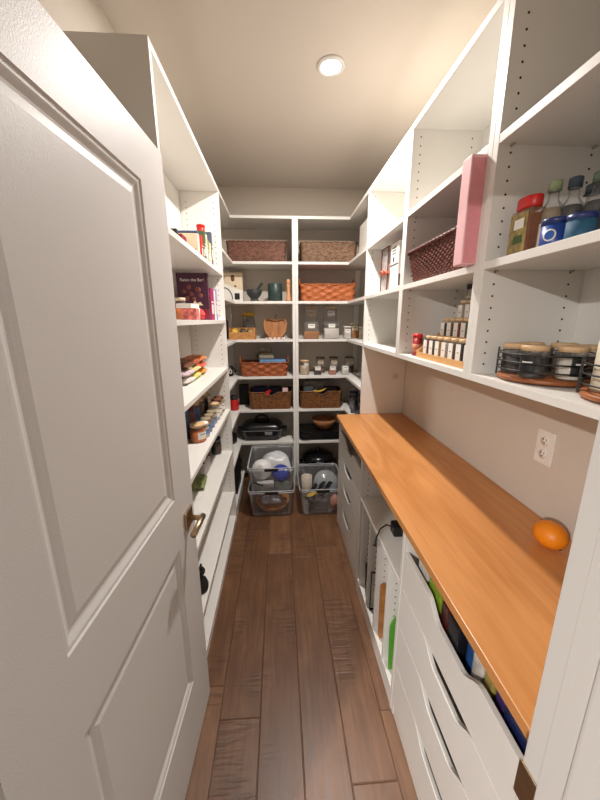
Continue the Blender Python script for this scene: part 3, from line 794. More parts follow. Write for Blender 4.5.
MB().lathe([(0, 0), (.024, 0), (.024, .02), (.018, .05), (.0155, .09), (.019, .125), (.019, .140), (0, .140)], n=20).build('body', PW, pm)
MB().lathe([(0, .1405), (.018, .1405), (.020, .155), (.018, .172), (.012, .185), (0, .187)], n=20).build('cap', PW, pm)
# shelf 1.438
CW = wood('crate_pine', (206, 150, 90), (172, 114, 60))
cr8 = thing('wooden_crate', 'small pine crate holding snack bags on the shelf left of the apple board', 'crate', (-.33, 3.06, 1.4385), .0)
m = MB(); m.box(-.115, -.09, 0, .115, .09, .008); m.box(-.115, -.09, .0085, .115, -.082, .062, .001)
m.box(-.115, .082, .0085, .115, .09, .10, .001)
for x in (-.115, .107): m.prism([(-.0815, .0085), (.0815, .0085), (.0815, .10), (-.05, .10), (-.0815, .062)], 0, .008, mtx=Matrix(((0, 0, 1, x), (1, 0, 0, 0), (0, 1, 0, 0), (0, 0, 0, 1))))
m.build('body', CW, cr8)
CG = 'snack bags in the pine crate'
for k, (x, c, nm, lb) in enumerate(((-.065, (214, 178, 74), 'yellow_bag', 'yellow snack bag at the left end of the pine crate'), (0, (64, 54, 42), 'dark_bag', 'dark snack bag in the middle of the pine crate'), (.065, (150, 120, 66), 'khaki_bag', 'khaki snack bag at the right end of the pine crate'))):
    pouch('snack_bag', lb, 'packet', (-.33+x, 3.055, 1.4475), .058, .12, .085, [fm(nm, c, .5, 30, .5)], .1*k, CG, seed=20+k)
glass_jar('dark jar with a wide yellow lid behind the pine crate', (-.285, 3.215, 1.4385), .056, .235, .6, fm('dark_tea', (70, 66, 58), .5, 60), YELLOW, lidh=.03, lid_r=.062, group='jars on the back shelves', lab=(fm('grey_label', (132, 138, 136), .3, 40), .07, .12, .18))
box_item('tea_box', 'dark maroon box standing left of the pine crate', 'box', (-.50, 3.12, 1.4385), .05, .10, .165, fm('maroon_card', (62, 24, 26)))
ap = thing('apple_board', 'apple-shaped wooden tray standing upright on the shelf', 'tray', (-.035, 3.10, 1.4415), 0)
def apple(t_, s_=1):
    x = 16*math.sin(t_)**3/16*.118*s_*(1+.02*math.cos(t_))
    a = t_
    r_ = 1
    z = (.085+.087*math.cos(a)) - .030*math.exp(-(min(a, 2*PI-a)/.42)**2) + .012*math.exp(-((a-PI)/.3)**2)
    xx = math.copysign(abs(math.sin(a))**.62, math.sin(a))*(.112-.020*(1-math.cos(a))/2*1.6)
    return xx*s_, .088+(z-.088)*s_
AW = wood('honey_wood', (196, 136, 72), (150, 96, 46), (30, 30, 4)); AD = wood('walnut_inlay', (176, 116, 62), (134, 82, 42), (30, 30, 4))
m = MB(); outer = [apple(2*PI*i/60) for i in range(60)]; inner = [apple(2*PI*i/60, .90) for i in range(60)]
mt = rot('X', PI/2-.16) @ Matrix.Diagonal((1.08, 1.16, 1, 1))
m.prism(outer, -.012, 0, mtx=mt)
rows = [[(x, z, d_) for x, z in P] for P, d_ in ((outer, 0), (outer, .022), (inner, .022), (inner, .0))]
m.grid(rows, 0, False, True, mtx=mt)
m.build('dish', AW, ap)
m = MB()
for sg in (-1, 1):
    m.prism([(sg*(.05+.034*math.cos(2*PI*i/24)), .08+.062*math.sin(2*PI*i/24)) for i in range(24)], .0005, .003, mtx=mt)
m.build('inlay', AD, ap)
MB().tube([mt @ Vector((0, .155, .01)), mt @ Vector((.004, .172, .01)), mt @ Vector((.012, .185, .01))], .006, 8).build('stem', AD, ap)
gl = thing('garland', 'string of small white and red beads at the foot of the apple tray', 'garland', (-.035, 2.985, 1.4385))
m = MB()
for k in range(13): m.sphere((-.078+k*.013, .006*math.sin(k*1.7), .008+.001*(k % 2)), .0078, m=k % 3 == 1, n=10)
m.build('beads', [LABELW, fm('rose_bead', (204, 110, 92))], gl)
# shelf 1.105
def thick_fold(label, loc, rz, mats, nm, cat, w_=.16, d_=.1, h_=.06, seed=3): return pouch(nm, label, cat, loc, w_, d_, h_, mats, rz, seed=seed)
basket(None, 'reddish willow basket with dark ends full of kitchen bits, left of the centre post', (-.143, 3.08, 1.1055), .44, .24, .125, WK_TAN, taper=.94, cols=22, rows=4, amp=.006, handles=True)
box_item('flat_box', 'pale blue flat box lying across the reddish willow basket', 'box', (-.065, 3.06, 1.226), .24, .12, .022, fm('pale_blue_card', (104, 148, 192), .15, 20), .03)
vm = thing('hand_mixer', 'grey-beige hand mixer lying behind the pale blue box in the willow basket', 'mixer', (-.125, 3.10, 1.2495))
m = MB(); m.box(-.075, -.035, 0, .075, .035, .06, .022, seg=3); m.build('body', fm('putty_plastic', (150, 138, 114), .05), vm)
MB().tube([(-.06, 0, .055), (-.045, 0, .09), (.03, 0, .095), (.055, 0, .06)], .012, 10).build('handle', fm('putty_plastic', (150, 138, 114), .05), vm)
MB().lathe([(0, 0), (.024, 0), (.024, .012), (.012, .018), (0, .018)], mtx=T(-.07, -.02, .03) @ rot('Y', -PI/2) ).build('knob', SOFTBLACK, vm)
glass_jar('small navy bottle standing in the left end of the willow basket', (-.258, 3.07, 1.117), .022, .11, .9, NAVY, SOFTBLACK, name='bottle', cat='bottle')
mg = thing('mug', 'black mug with a white ring on the left wing shelf', 'mug', (-.468, 3.02, 1.1055))
MB().lathe([(0, 0), (.036, 0), (.038, .004), (.038, .092), (.034, .092), (.034, .008), (0, .008)], n=26).build('cup', BLACK, mg)
MB().tube([(.036+.026*math.sin(a), -.012, .046+.030*math.cos(a)) for a in [PI*i/10 for i in range(11)]], .005, 8).build('handle', BLACK, mg)
m = MB(); m.tube([((.0392)*math.cos(-PI/3+.33*math.cos(a)), .0392*math.sin(-PI/3+.33*math.cos(a)), .045+.017*math.sin(a)) for a in [2*PI*i/18 for i in range(18)]], .0032, 6, closed=True); m.build('ring_print', LABELW, mg)
DB = 'dark bottles on the left wing of the back shelves'
for k, (x, y, z, hh) in enumerate(((-.52, 3.12, 1.1055, .21), (-.58, 2.98, 1.1055, .19))):
    glass_jar(['tall dark bottle behind the black mug', 'shorter dark bottle left of the black mug'][k], (x, y, z), .034, hh, .95, SOFTBLACK, BLACK, name='bottle', cat='bottle', group=DB)
# shelf .79
rc = thing('canister', 'red canister with a dark lid on the left wing, beside the notched basket', 'canister', (-.432, 2.99, .7905))
MB().lathe([(0, 0), (.040, 0), (.043, .004), (.043, .098), (.0405, .102), (0, .102)], n=28).build('body', RED, rc)
MB().lathe([(0, .1025), (.043, .1025), (.043, .115), (.036, .128), (.016, .140), (0, .141)], n=28).build('lid', SOFTBLACK, rc)
MB().tube([(.02, 0, .12), (.045, -.02, .108), (.05, -.022, .075)], .003, 6).build('clasp', STEEL, rc)
basket(None, 'brown rattan basket with a notched front, left of the centre post', (-.092, 3.09, .7905), .40, .25, .165, WK_BROWN, taper=.94, cols=64, rows=3, amp=.0035, notch=True, ribs=True)
NG = 'packets in the left notched basket'
box_item('packet', 'navy packet filling the left half of the notched basket left of the post', 'packet', (-.195, 3.12, .80), .13, .12, .178, NAVY, .05, group=NG)
box_item('packet', 'dark blue packet filling the right half of the notched basket left of the post', 'packet', (-.055, 3.13, .80), .12, .11, .175, fm('ink_blue', (30, 34, 62)), -.04, group=NG)
box_item('packet', 'small white packet at the right corner of the notched basket left of the post', 'packet', (.045, 3.03, .80), .05, .04, .185, fm('white_pink_print', (226, 196, 190), .2), .1, group=NG)
rt2 = thing('lighter', 'red hooked lighter poking out of the notch of the left rattan basket', 'lighter', (-.12, 3.0, .80))
MB().box(-.02, -.008, 0, .02, .010, .16, .006).build('body', RED, rt2)
MB().tube([(.0, 0, .158), (.02, 0, .172), (.034, 0, .155)], .005, 8).build('hook', RED, rt2)
box_item('cereal_box', 'black box standing against the back wall between the red canister and the basket', 'box', (-.36, 3.20, .7905), .09, .06, .20, SOFTBLACK)
# shelf .47: electric roaster
rs = thing('electric_skillet', 'black electric skillet with domed lid and chrome clip, left back shelf', 'skillet', (-.185, 3.11, .4705))
m = MB(); rows = []
for z, s_ in ((0.012, .86), (.02, .90), (.075, 1.0), (.082, 1.02)): rows.append([(x*s_, y*s_, z) for x, y in rrect(.40, .26, .06)])
m.grid(rows, 0, True, True); m.prism([(x*.86, y*.86) for x, y in rrect(.40, .26, .06)], .004, .012); m.build('pan', NONSTICK, rs)
m = MB(); rows = []
for z, s_ in ((.083, 1.02), (.088, 1.02), (.105, .97), (.125, .82), (.135, .55), (.138, .02)): rows.append([(x*s_, y*s_, z) for x, y in rrect(.40, .26, .06)])
m.grid(rows, 0, True, True); m.build('lid', NONSTICK, rs)
MB().tube([(.06*math.cos(a), 0, .135+.042*math.sin(a)**.6 if math.sin(a) > 0 else .135) for a in [PI*i/12 for i in range(13)]], .010, 10).build('lid_handle', BLACK, rs)
for sg in (-1, 1): MB().box(sg*.20, -.06, .055, sg*.245, .06, .078, .008).build('side_handle', BLACK, rs)
m = MB(); rows = [[(x*1.025, y*1.025, z) for x, y in rrect(.40, .26, .06)] for z in (.079, .085)]; m.grid(rows, 0, True, True); m.build('chrome_rim', fm('dull_chrome', (120, 122, 124)), rs)
MB().box(.03, -.143, .052, .10, -.134, .075, .004).build('dial_plate', STEEL, rs)
for c_ in rs.children:
    for v_ in c_.data.vertices: v_.co.z *= 1.28
kc = thing('kettle_base', 'black appliance with round knob at the left end of the skillet shelf', 'appliance', (-.50, 2.98, .4705))
m = MB(); m.lathe([(0, 0), (.075, 0), (.08, .01), (.078, .05), (.06, .085), (.03, .1), (0, .102)], n=24); m.build('body', BLACK, kc)
MB().lathe([(0, .102), (.014, .102), (.018, .118), (0, .124)], n=16).build('knob', BLACK, kc)
# floor level, left: appliance and bowl on the base of the left wing
wm = thing('appliance', 'tall black boxy appliance on the low left wing beside the clear bins', 'appliance', (-.492, 2.80, .1005))
MB().box(-.10, -.15, 0, .10, .14, .33, .012).build('body', BLACK, wm)
MB().box(.1002, -.05, .05, .106, .07, .066, .002).build('badge', STEEL, wm)
wf = thing('waffle_iron', 'flat black appliance with a silver hinge at the back of the low left wing', 'appliance', (-.50, 3.11, .1005))
MB().box(-.10, -.13, 0, .085, .12, .055, .014).build('base', NONSTICK, wf)
MB().box(-.10, -.13, .058, .085, .12, .098, .014).build('lid', NONSTICK, wf)
m = MB(); m.box(.086, -.01, .02, .094, .05, .035, .002); m.box(.086, -.01, .065, .094, .05, .080, .002); m.build('hinge', STEEL, wf)
bw = tag(MB().lathe([(0, 0), (.04, 0), (.062, .03), (.068, .055), (.063, .055), (.055, .03), (0, .008)], n=28).build('bowl', NONSTICK, None, loc=(-.462, 2.495, .1005)), 'black bowl at the near end of the low left wing', 'bowl')

# ------------------------------------------------------------------ back shelves, right side
basket(None, 'orange willow basket with raised end handles, right of the centre post', (.433, 3.08, 1.7655), .49, .25, .14, WK_ORANGE, taper=.94, cols=24, rows=5, amp=.006, handles=True)
# shelf 1.438: canisters
CGp = 'glass canisters on the flour shelf'
glass_jar('square glass canister of golden oats with a white label, front left of the flour shelf', (.288, 3.03, 1.4385), .068, .150, .46, AMBER, GLASS, lidh=.012, square=True, lab=(LABELW, .06, .096, .132), group=CGp, name='canister', cat='canister')
fl = glass_jar('square glass canister of white flour with a white label, front middle of the flour shelf', (.470, 3.03, 1.4385), .068, .150, .66, FLOUR, GLASS, lidh=.012, square=True, lab=(LABELW, .06, .100, .132), group=CGp, name='canister', cat='canister')
for x, lb, fl_ in ((.30, 'tall clear canister with a tan label behind the golden oats', fm('clear_pasta', (150, 128, 100))), (.485, 'tall clear canister with a pale label behind the white flour', fm('grey_fill', (140, 134, 132)))):
    glass_jar(lb, (x, 3.185, 1.4385), .058, .285, .45, fl_, LIDW, lidh=.014, square=True, lab=(fm('tan_label', (186, 168, 146)) if x < .4 else fm('lilac_label', (204, 196, 200)), .065, .20, .25), group=CGp, name='canister', cat='canister')
JB = 'small jars at the right end of the flour shelf'
glass_jar('small square jar of white powder at the right end of the flour shelf', (.615, 2.99, 1.4385), .033, .110, .9, FLOUR, LABELW, square=True, lidh=.01, lab=(LABELW, .045, .05, .085), group=JB)
glass_jar('small pale jar on the right wing beside the amber jar', (.745, 2.93, 1.4385), .032, .105, .9, RICE, LABELW, square=True, lidh=.01, lab=(LABELW, .05, .05, .09), fac=(-.1, -1), group=JB)
glass_jar('small jar with an amber fill between the two white jars', (.695, 3.06, 1.4385), .034, .135, .6, AMBER, CREAM, lab=(CREAM, .05, .07, .115), square=True, lidh=.01, group=JB)
# shelf 1.105: four front jars, four behind
JC = 'labelled jars on the coffee shelf'
glass_jar('round jar of pale grain at the left end of the coffee shelf', (.232, 3.05, 1.1055), .046, .135, .8, RICE, LIDW, lab=(LABELW, .042, .085, .115), fac=(.4, -1), group=JC)
glass_jar('square jar of dark coffee with a white label in the front row', (.353, 3.03, 1.1055), .034, .092, .6, COFFEE, GLASS, square=True, lidh=.008, lab=(LABELW, .052, .045, .08), group=JC)
glass_jar('square jar of pink salt with a white label in the front row', (.492, 3.03, 1.1055), .034, .092, .55, PINKSALT, GLASS, square=True, lidh=.008, lab=(LABELW, .052, .045, .08), group=JC)
glass_jar('square jar of white sugar in the front row beside the pink salt', (.612, 3.03, 1.1055), .033, .092, .92, FLOUR, GLASS, square=True, lidh=.008, lab=(LABELW, .05, .045, .08), group=JC)
for x, lb in ((.395, 'tall jar behind the dark coffee jar'), (.525, 'tall jar behind the pink salt jar'), (.68, 'tall jar behind the white sugar jar')):
    glass_jar(lb, (x, 3.16, 1.1055), .040, .15, .35, SPICE, fm('dark_lid', (92, 74, 58)), square=True, lidh=.012, lab=(fm('tan_label', (186, 168, 146)), .055, .085, .125), group=JC)
gd = tag(MB().lathe([(0, 0), (.05, 0), (.058, .006), (.06, .03), (.056, .03), (.053, .008), (0, .006)], n=28).build('glass_dish', clear('frosted_glass', body=.35), None, loc=(.755, 2.93, 1.1055)), 'low round glass dish on the right wing of the coffee shelf', 'dish')
# shelf .79
basket(None, 'brown rattan basket with a notched front, right of the centre post', (.383, 3.09, .7905), .40, .25, .165, WK_BROWN, taper=.94, cols=64, rows=3, amp=.0035, notch=True, ribs=True)
NR = 'things in the right notched basket'
box_item('folded_paper', 'folded grey newspaper standing in the right notched basket', 'paper', (.36, 3.15, .80), .26, .03, .225, fm('newsprint', (150, 146, 142), .5, 30), .03)
box_item('folded_paper', 'pale blue folded sheet at the left end of the right notched basket', 'paper', (.27, 3.07, .80), .09, .04, .19, fm('pale_blue_sheet', (150, 176, 190), .12), -.06)
box_item('folded_paper', 'dark folded sheet at the right end of the right notched basket', 'paper', (.475, 3.08, .80), .11, .06, .178, fm('charcoal_sheet', (58, 54, 56), .4, 30), .06)
yh = thing('pasta_fork', 'yellow-handled spoon lying across the notch of the right rattan basket', 'utensil', (.375, 2.99, .955))
MB().tube([(-.045, .02, .0), (-.02, .0, -.006), (.02, -.004, .006), (.06, .04, .016)], [.009, .008, .008, .006], 10).build('handle', YELLOW, yh)
MB().sphere((-.045, .024, -.004), .018, sz=.45).build('bowl', YELLOW, yh)
DR = 'dark bottles on the right wing above the counter'
for k, (x, y, r_, hh, m_, lb) in enumerate(((.685, 2.93, .04, .17, NAVY, 'navy bottle on the right wing, farthest from the counter'), (.66, 2.80, .032, .14, fm('grey_tin', (84, 84, 92)), 'grey tin on the right wing beside the navy bottle'),
                                        (.715, 2.70, .042, .19, SOFTBLACK, 'tall black bottle on the right wing nearest the counter'), (.80, 2.86, .045, .2, fm('plum_fill', (58, 40, 54)), 'plum-coloured bottle at the back of the right wing'),
                                        (.655, 2.62, .03, .10, BLACK, 'small black bottle at the edge of the right wing'))):
    glass_jar(lb, (x, y, .7905), r_, hh, .95, m_, m_, name='bottle', cat='bottle', group=DR, lab=(fm('dim_label', (120, 116, 120), .4, 40), r_, hh*.3, hh*.6), fac=(-1, -.7))
# shelf .47
gr = thing('griddle', 'flat black griddle on the lower right shelf under the wooden bowl', 'griddle', (.40, 3.11, .4705))
m = MB(); m.prism(rrect(.44, .28, .04), .006, .085, b=.012); m.build('plate', NONSTICK, gr)
MB().box(-.15, -.10, 0, .15, .10, .0055).build('foot', BLACK, gr)
MB().box(-.195, -.165, .035, -.13, -.1405, .06, .006).build('handle', BLACK, gr)
wbk = tag(MB().lathe([(0, 0), (.045, 0), (.075, .022), (.108, .062), (.122, .105), (.114, .105), (.098, .06), (.06, .022), (0, .012)], n=40).build('wooden_bowl', wood('turned_bowl', (182, 126, 82), (134, 84, 50), (12, 12, 30)), None, loc=(.425, 3.08, .556)), 'round wooden bowl sitting on the black griddle', 'bowl')
mc = thing('slow_cooker', 'black slow cooker with silver badge on the floor behind the right clear bin', 'cooker', (.375, 3.10, 0.0005))
MB().lathe([(0, .01), (.135, .01), (.145, .03), (.148, .22), (.155, .24), (0, .24)], n=36).build('pot', BLACK, mc)
MB().lathe([(.158, .2405), (.160, .255), (.12, .29), (.03, .305), (.022, .325), (.03, .335), (0, .338)], n=36).build('lid', NONSTICK, mc)
MB().lathe([(0, 0), (.13, 0), (.13, .0095), (0, .0095)], n=30).build('foot', BLACK, mc)
MB().box(-.035, -.163, .245, .035, -.155, .256, .002).build('badge', STEEL, mc)
for sg in (-1, 1): MB().box(sg*.148, -.04, .19, sg*.19, .04, .21, .008).build('handle', BLACK, mc)

# ------------------------------------------------------------------ clear bins
def bin_(label, loc, w0, w1, d0, d1, h_, rz=0):
    t = thing('storage_bin', label, 'bin', loc, rz, 'clear plastic storage bins')
    m = MB(); rows = []
    prof = [(0, w0*.96, d0*.96), (.008, w0, d0), (h_-.02, w1*.975, d1*.975), (h_-.018, w1, d1), (h_, w1, d1)]
    for z, a, b_ in prof: rows.append([(x, y, z) for x, y in rrect(a, b_, .035)])
    ins = [(h_, w1-.008, d1-.008), (h_-.016, w1*.975-.006, d1*.975-.006), (.010, w0-.005, d0-.005)]
    for z, a, b_ in ins: rows.append([(x, y, z) for x, y in rrect(a, b_, .033)])
    m.grid(rows, 0, True, True)
    m.prism(rrect(w0*.95, d0*.95, .03), .0005, .004)
    m.build('tub', BINP, t)
    m = MB()
    for z in (h_-.001, h_-.018): m.tube([(x, y, z) for x, y in rrect(w1-.002, d1-.002, .035)], .0028, 6, closed=True)
    m.build('rim', RIMP, t)
    for sg in (-1, 1):
        y = sg*d1/2
        MB().box(-.055, min(y, y+sg*.010), h_-.026, .055, max(y, y+sg*.010), h_-.004, .004).build('handle', BLACK, t)
    return t
BW1, BD1, BH = .385, .50, .25
bx = -.088; by = 2.665
bin_('clear plastic bin on the floor holding an orange dish, bottom of the left stack', (bx, by, .0005), .335, BW1, .44, BD1, BH)
# two clear bars of the rim carry the upper bin: it nests into the lower one
bin_('clear plastic bin full of white bowls, stacked on top of the left bin', (bx+.004, by, .2035), .335, BW1, .44, BD1, BH)
bin_('single clear plastic bin of kitchen utensils right of the centre post', (.335, by, .0005), .335, BW1, .44, BD1, BH)
# bottom bin
od = tag(MB().lathe([(0, 0), (.08, 0), (.125, .03), (.148, .075), (.142, .075), (.118, .032), (0, .010)], n=40, sx=1, sy=1.1).build('serving_dish', fm('ochre_glaze', (204, 138, 66), .08, 20, .3), None, loc=(bx+.005, 2.60, .0055)), 'ochre orange serving dish in the lower left bin', 'dish')
pouch('packet', 'white printed packet lying in the ochre dish', 'packet', (bx-.01, 2.55, .075), .16, .11, .05, [fm('printed_white', (200, 196, 204), .4, 30)], .1, seed=31)
pouch('packet', 'lilac and blue packet behind the white one in the lower left bin', 'packet', (bx+.02, 2.70, .075), .15, .12, .06, [fm('lilac_print', (150, 140, 176), .4, 30)], -.2, seed=32)
# top bin
tz = .2125
fu = thing('juicer_funnel', 'white plastic funnel-shaped bowl tipped toward the left of the upper bin', 'funnel', (-.165, 2.585, .365))
mt = rot('Y', -.25) @ rot('X', 1.05)
m = MB(); m.lathe([(.033, .118), (.036, .095), (.05, .085), (.085, .03), (.088, 0), (.082, 0), (.045, .078), (.030, .09), (.028, .118)], n=36, mtx=mt); m.build('cone', fm('white_plastic', (236, 234, 230), .02, 5, .35), fu)
pouch('plastic_bag', 'crumpled translucent white plastic bag filling the back of the upper bin', 'bag', (bx+.035, 2.735, tz), .27, .22, .24, [fm('frosty_bag', (206, 208, 210), .08, 14, .3)], .1, seed=41)
bl = thing('mixing_bowl', 'royal blue bowl standing on edge in the upper bin', 'bowl', (bx+.080, 2.54, .350))
MB().lathe([(0, .045), (.03, .045), (.058, .028), (.075, 0), (.07, 0), (.052, .024), (0, .038)], n=36, mtx=rot('X', .95)).build('shell', fm('royal_blue', (30, 52, 156), .04, 8, .3), bl)
box_item('food_carton', 'pale carton standing at the front of the upper bin', 'box', (bx-.050, 2.49, tz), .14, .055, .085, fm('misty_card', (196, 192, 190), .1), .04)
box_item('food_carton', 'grey-green carton at the right of the upper bin under the blue bowl', 'box', (bx+.085, 2.545, tz), .11, .09, .07, fm('sage_card', (118, 128, 116), .1), 0)
st = thing('thermometer', 'black-handled probe lying slantwise against the front of the upper bin', 'probe', (bx-.05, 2.453, .265))
MB().tube([(-.10, 0, .05), (-.015, 0, .018)], .007, 10).build('handle', BLACK, st)
MB().tube([(-.016, 0, .018), (.09, 0, -.016)], .0025, 8).build('rod', STEEL, st)
# right bin
dome = tag(MB().lathe([(.0, .02), (.05, .018), (.085, .010), (.110, -.012), (.112, -.02), (.105, -.02), (.08, .004), (0, .014)], n=40, mtx=rot('X', .95)).build('glass_dome', clear('cloudy_lid', (200, 204, 204), body=.30, rough=.15), None, loc=(.395, 2.65, .195)), 'round clear glass dome leaning at the back of the right bin', 'dome')
tub = tag(MB().lathe([(0, 0), (.04, 0), (.047, .01), (.05, .19), (.047, .19), (.043, .012), (0, .008)], n=28).build('tumbler', fm('putty_cup', (196, 184, 166), .05), None, loc=(.232, 2.775, .006)), 'pale plastic cup standing at the left of the right bin', 'cup')
UG = 'utensils in the right clear bin'
def utensil(label, a, b_, r_, m1, m2, head, name='utensil'):
    a = Vector(a); b_ = Vector(b_)
    t = thing(name, label, 'utensil', a, 0, UG)
    dv = b_-a
    MB().tube([(0, 0, 0), dv*.5, dv*.62], [r_*.9, r_, r_*.8], 10).build('handle', m1, t)
    m = MB(); q = dv.to_track_quat('Z', 'Y').to_matrix().to_4x4()
    if head == 'blade': m.box(-.022, -.003, dv.length*.6, .022, .003, dv.length, .002, mtx=q)
    else: m.sphere((0, 0, dv.length*.85), .028, sy=.35, sz=1.4, mtx=q)
    m.build('head', m2, t)
    return t
utensil('black spatula lying at the left front of the right bin', (.20, 2.53, .10), (.30, 2.565, .225), .010, BLACK, SOFTBLACK, 'blade')
utensil('black serving spoon crossing the middle of the right bin', (.25, 2.515, .12), (.37, 2.585, .225), .011, BLACK, BLACK, 'spoon')
utensil('black turner tilted to the right of the right bin', (.33, 2.525, .13), (.43, 2.595, .225), .011, SOFTBLACK, BLACK, 'blade')
utensil('grey scraper at the front right of the right bin', (.36, 2.480, .15), (.45, 2.525, .215), .009, GREY, fm('blue_grey_plastic', (96, 108, 122)), 'blade')
utensil('yellow-handled brush at the front of the right bin', (.33, 2.470, .205), (.225, 2.475, .168), .011, YELLOW, YELLOW, 'spoon')
box_item('utensil_tray', 'dark tray of small tools at the bottom of the right bin', 'tray', (.315, 2.60, .006), .16, .22, .085, fm('dim_grey', (88, 84, 84), .4, 25), 0, b=.006)
pk_ = tag(MB().sphere((0, 0, .075), .05, sx=.8, sy=.8, sz=1.45).build('mitt', fm('salmon_cloth', (206, 140, 116), .15, 25), None, loc=(.449, 2.50, .006)), 'salmon-coloured cloth mitt at the right front of the right bin', 'mitt')

# ------------------------------------------------------------------ upper right cabinets
# far cabinet
gb = thing('gift_box', 'clear gift box with a dark red frame and coral ribbon in the far upper cabinet', 'box', (.72, 2.02, 1.7655))
m = MB(); X0, X1, Ya, Yb, H = -.075, .09, -.005, .12, .255
fr_ = .006
for x in (X0, X1):
    for y in (Ya, Yb): m.box(x-fr_/2, y-fr_/2, 0, x+fr_/2, y+fr_/2, H)
for z in (.0, H):
    for y in (Ya, Yb): m.box(X0, y-fr_/2, z-.0 if z == 0 else z-fr_, X1, y+fr_/2, z+fr_ if z == 0 else z)
    for x in (X0, X1): m.box(x-fr_/2, Ya, z if z == 0 else z-fr_, x+fr_/2, Yb, z+fr_ if z == 0 else z)
m.build('frame', fm('dark_red_frame', (110, 52, 38)), gb)
MB().box(X0+.004, Ya+.004, .0065, X1-.004, Yb-.004, H-.0065, .001).build('clear_sides', clear('box_film', body=.25), gb)
MB().box(X0+.02, Ya+.02, .0068, X1-.02, Yb-.02, .165, .003).build('contents', fm('blush_tissue', (236, 214, 200), .06), gb)
m = MB(); CO = fm('coral_ribbon', (226, 116, 88))
m.box(X0-.0045, Ya-.0045, .105, X1+.0045, Yb+.0045, .116)
for sg in (-1, 1): m.tube([(X0-.006, .058, .112), (X0-.012, .058+sg*.03, .128), (X0-.010, .058+sg*.042, .112), (X0-.006, .058, .110)], .004, 6)
m.build('ribbon', CO, gb)
db = thing('carton', 'tall white printed carton standing beside the ribboned gift box', 'box', (.70, 1.905, 1.7655))
MB().box(-.055, -.065, 0, .11, .065, .25, .002).build('body', LABELW, db)
m = MB(); m.box(-.056, -.064, .13, -.0552, .064, .138); m.box(-.056, .0, .15, -.0552, .025, .175); 
for z in (.19, .205, .22): m.box(-.056, -.02, z, -.0552, .04, z+.006)
m.box(-.05, -.0662, .02, .02, -.0653, .08); m.build('print', fm('charcoal_print', (74, 66, 64)), db)
m = MB(); m.box(.0, -.0662, .10, .108, -.0653, .245); m.box(-.056, -.066, .2485, .112, .066, .2515); m.build('print', fm('oxblood_print', (112, 48, 42)), db)
for k, (y, c, nm, lb) in enumerate(((1.80, (60, 110, 190), 'blue', 'slim blue and yellow bottle in the lower far cabinet beside the panel'), (1.752, (240, 210, 110), 'pale', 'pale yellow bottle half hidden behind the lower cabinet panel'))):
    t = thing('bottle', lb, 'bottle', (.72, y, 1.4355), 0, 'bottles in the lower far cabinet')
    MB().lathe([(0, 0), (.026, 0), (.028, .004), (.028, .10), (.012, .125), (.012, .14), (0, .14)], n=20).build('body', fm(nm+'_soap', c, .05), t)
    MB().lathe([(0, .1402), (.013, .1402), (.011, .168), (0, .17)], n=14).build('cap', BLUE, t)
    MB().lathe([(.0285, .02), (.0285, .065), (.0282, .065), (.0282, .02)], n=20).build('label', YELLOW if k == 0 else LABELW, t)
# middle cabinet
basket(None, 'mahogany-brown wicker basket in the middle upper cabinet', (.735, 1.368, 1.7655), .26, .495, .135, WK_RED, taper=.86, cols=80, rows=14, amp=.003, rimr=.008)
pk2 = thing('box_file', 'tall pink box standing at the edge of the middle cabinet shelf, past its front', 'box', (.560, 1.066, 1.7658))
MB().box(0, -.0285, 0, .32, .022, .2955, .003).build('case', PINKM, pk2)
m = MB(); m.box(.004, -.0293, .004, .31, -.0287, .286); m.build('side_sheet', fm('deep_pink', (230, 152, 158), .04), pk2)
# stepped spice rack
sr = thing('spice_rack', 'three-step pine spice rack in the middle cabinet above the counter', 'rack', (.635, 1.27, 1.4355))
yA, yB_ = -.185, .20
m = MB()
for k, z in enumerate((.0, .075, .15)):
    x0 = k*.072
    m.box(x0, yA, z+.002, x0+.074, yB_ - k*.0, z+.010, .001)
    m.box(x0-.006, yA, z, x0-.0005, yB_, z+.024, .001)
m.build('steps', RACKW, sr)
for y in (yA-.0065, yB_+.0005):
    MB().prism([(-.006, 0), (.22, 0), (.22, .20), (.20, .20), (-.006, .026)], 0, .006, mtx=Matrix(((1, 0, 0, 0), (0, 0, 1, y), (0, 1, 0, 0), (0, 0, 0, 1)))).build('side', RACKW, sr)
SG = 'square spice jars on the stepped rack'
ordn = ['first', 'second', 'third', 'fourth', 'fifth', 'sixth', 'seventh']
fills = [fm('paprika', (150, 54, 30), .2, 150), fm('cumin', (120, 84, 46), .2, 150), fm('oregano', (96, 92, 56), .3, 150), fm('peppercorn', (54, 44, 38), .4, 200), fm('turmeric', (196, 140, 50), .15, 150), fm('cinnamon', (122, 70, 42), .2, 150), fm('salt_mix', (206, 190, 168), .1, 150)]
for row in range(3):
    n = 7 if row < 2 else 7
    for k in range(n):
        y = .170-k*.0555
        nm = ['bottom', 'middle', 'top'][row]
        t = thing('spice_jar', f'{ordn[k]} spice jar from the far end, {nm} row of the stepped rack', 'jar', (.635+.036+row*.072, 1.27+y, 1.4355+.0105+row*.075), 0, SG)
        MB().box(-.020, -.020, 0, .020, .020, .073, .003).build('glass_body', GLASS, t)
        MB().box(-.0175, -.0175, .003, .0175, .0175, .066, .003).build('contents', fills[(k*2+row*3) % 7], t)
        MB().lathe([(0, .0735), (.018, .0735), (.018, .086), (0, .087)], n=20).build('lid', LIDW, t)
        m = MB(); m.box(-.0209, -.016, .006, -.0203, .016, .068); m.box(-.0213, -.006, .035, -.0210, .006, .038, m=1); m.build('label', [LABELW, INK], t)
glass_jar('small glass jar with a black lid standing on the top row of spice jars', (.635+.18, 1.3845, 1.4355+.0105+.15+.0878), .028, .062, .4, RICE, BLACK, lidh=.020, lid_r=.029, group='loose jars in the middle cabinet')
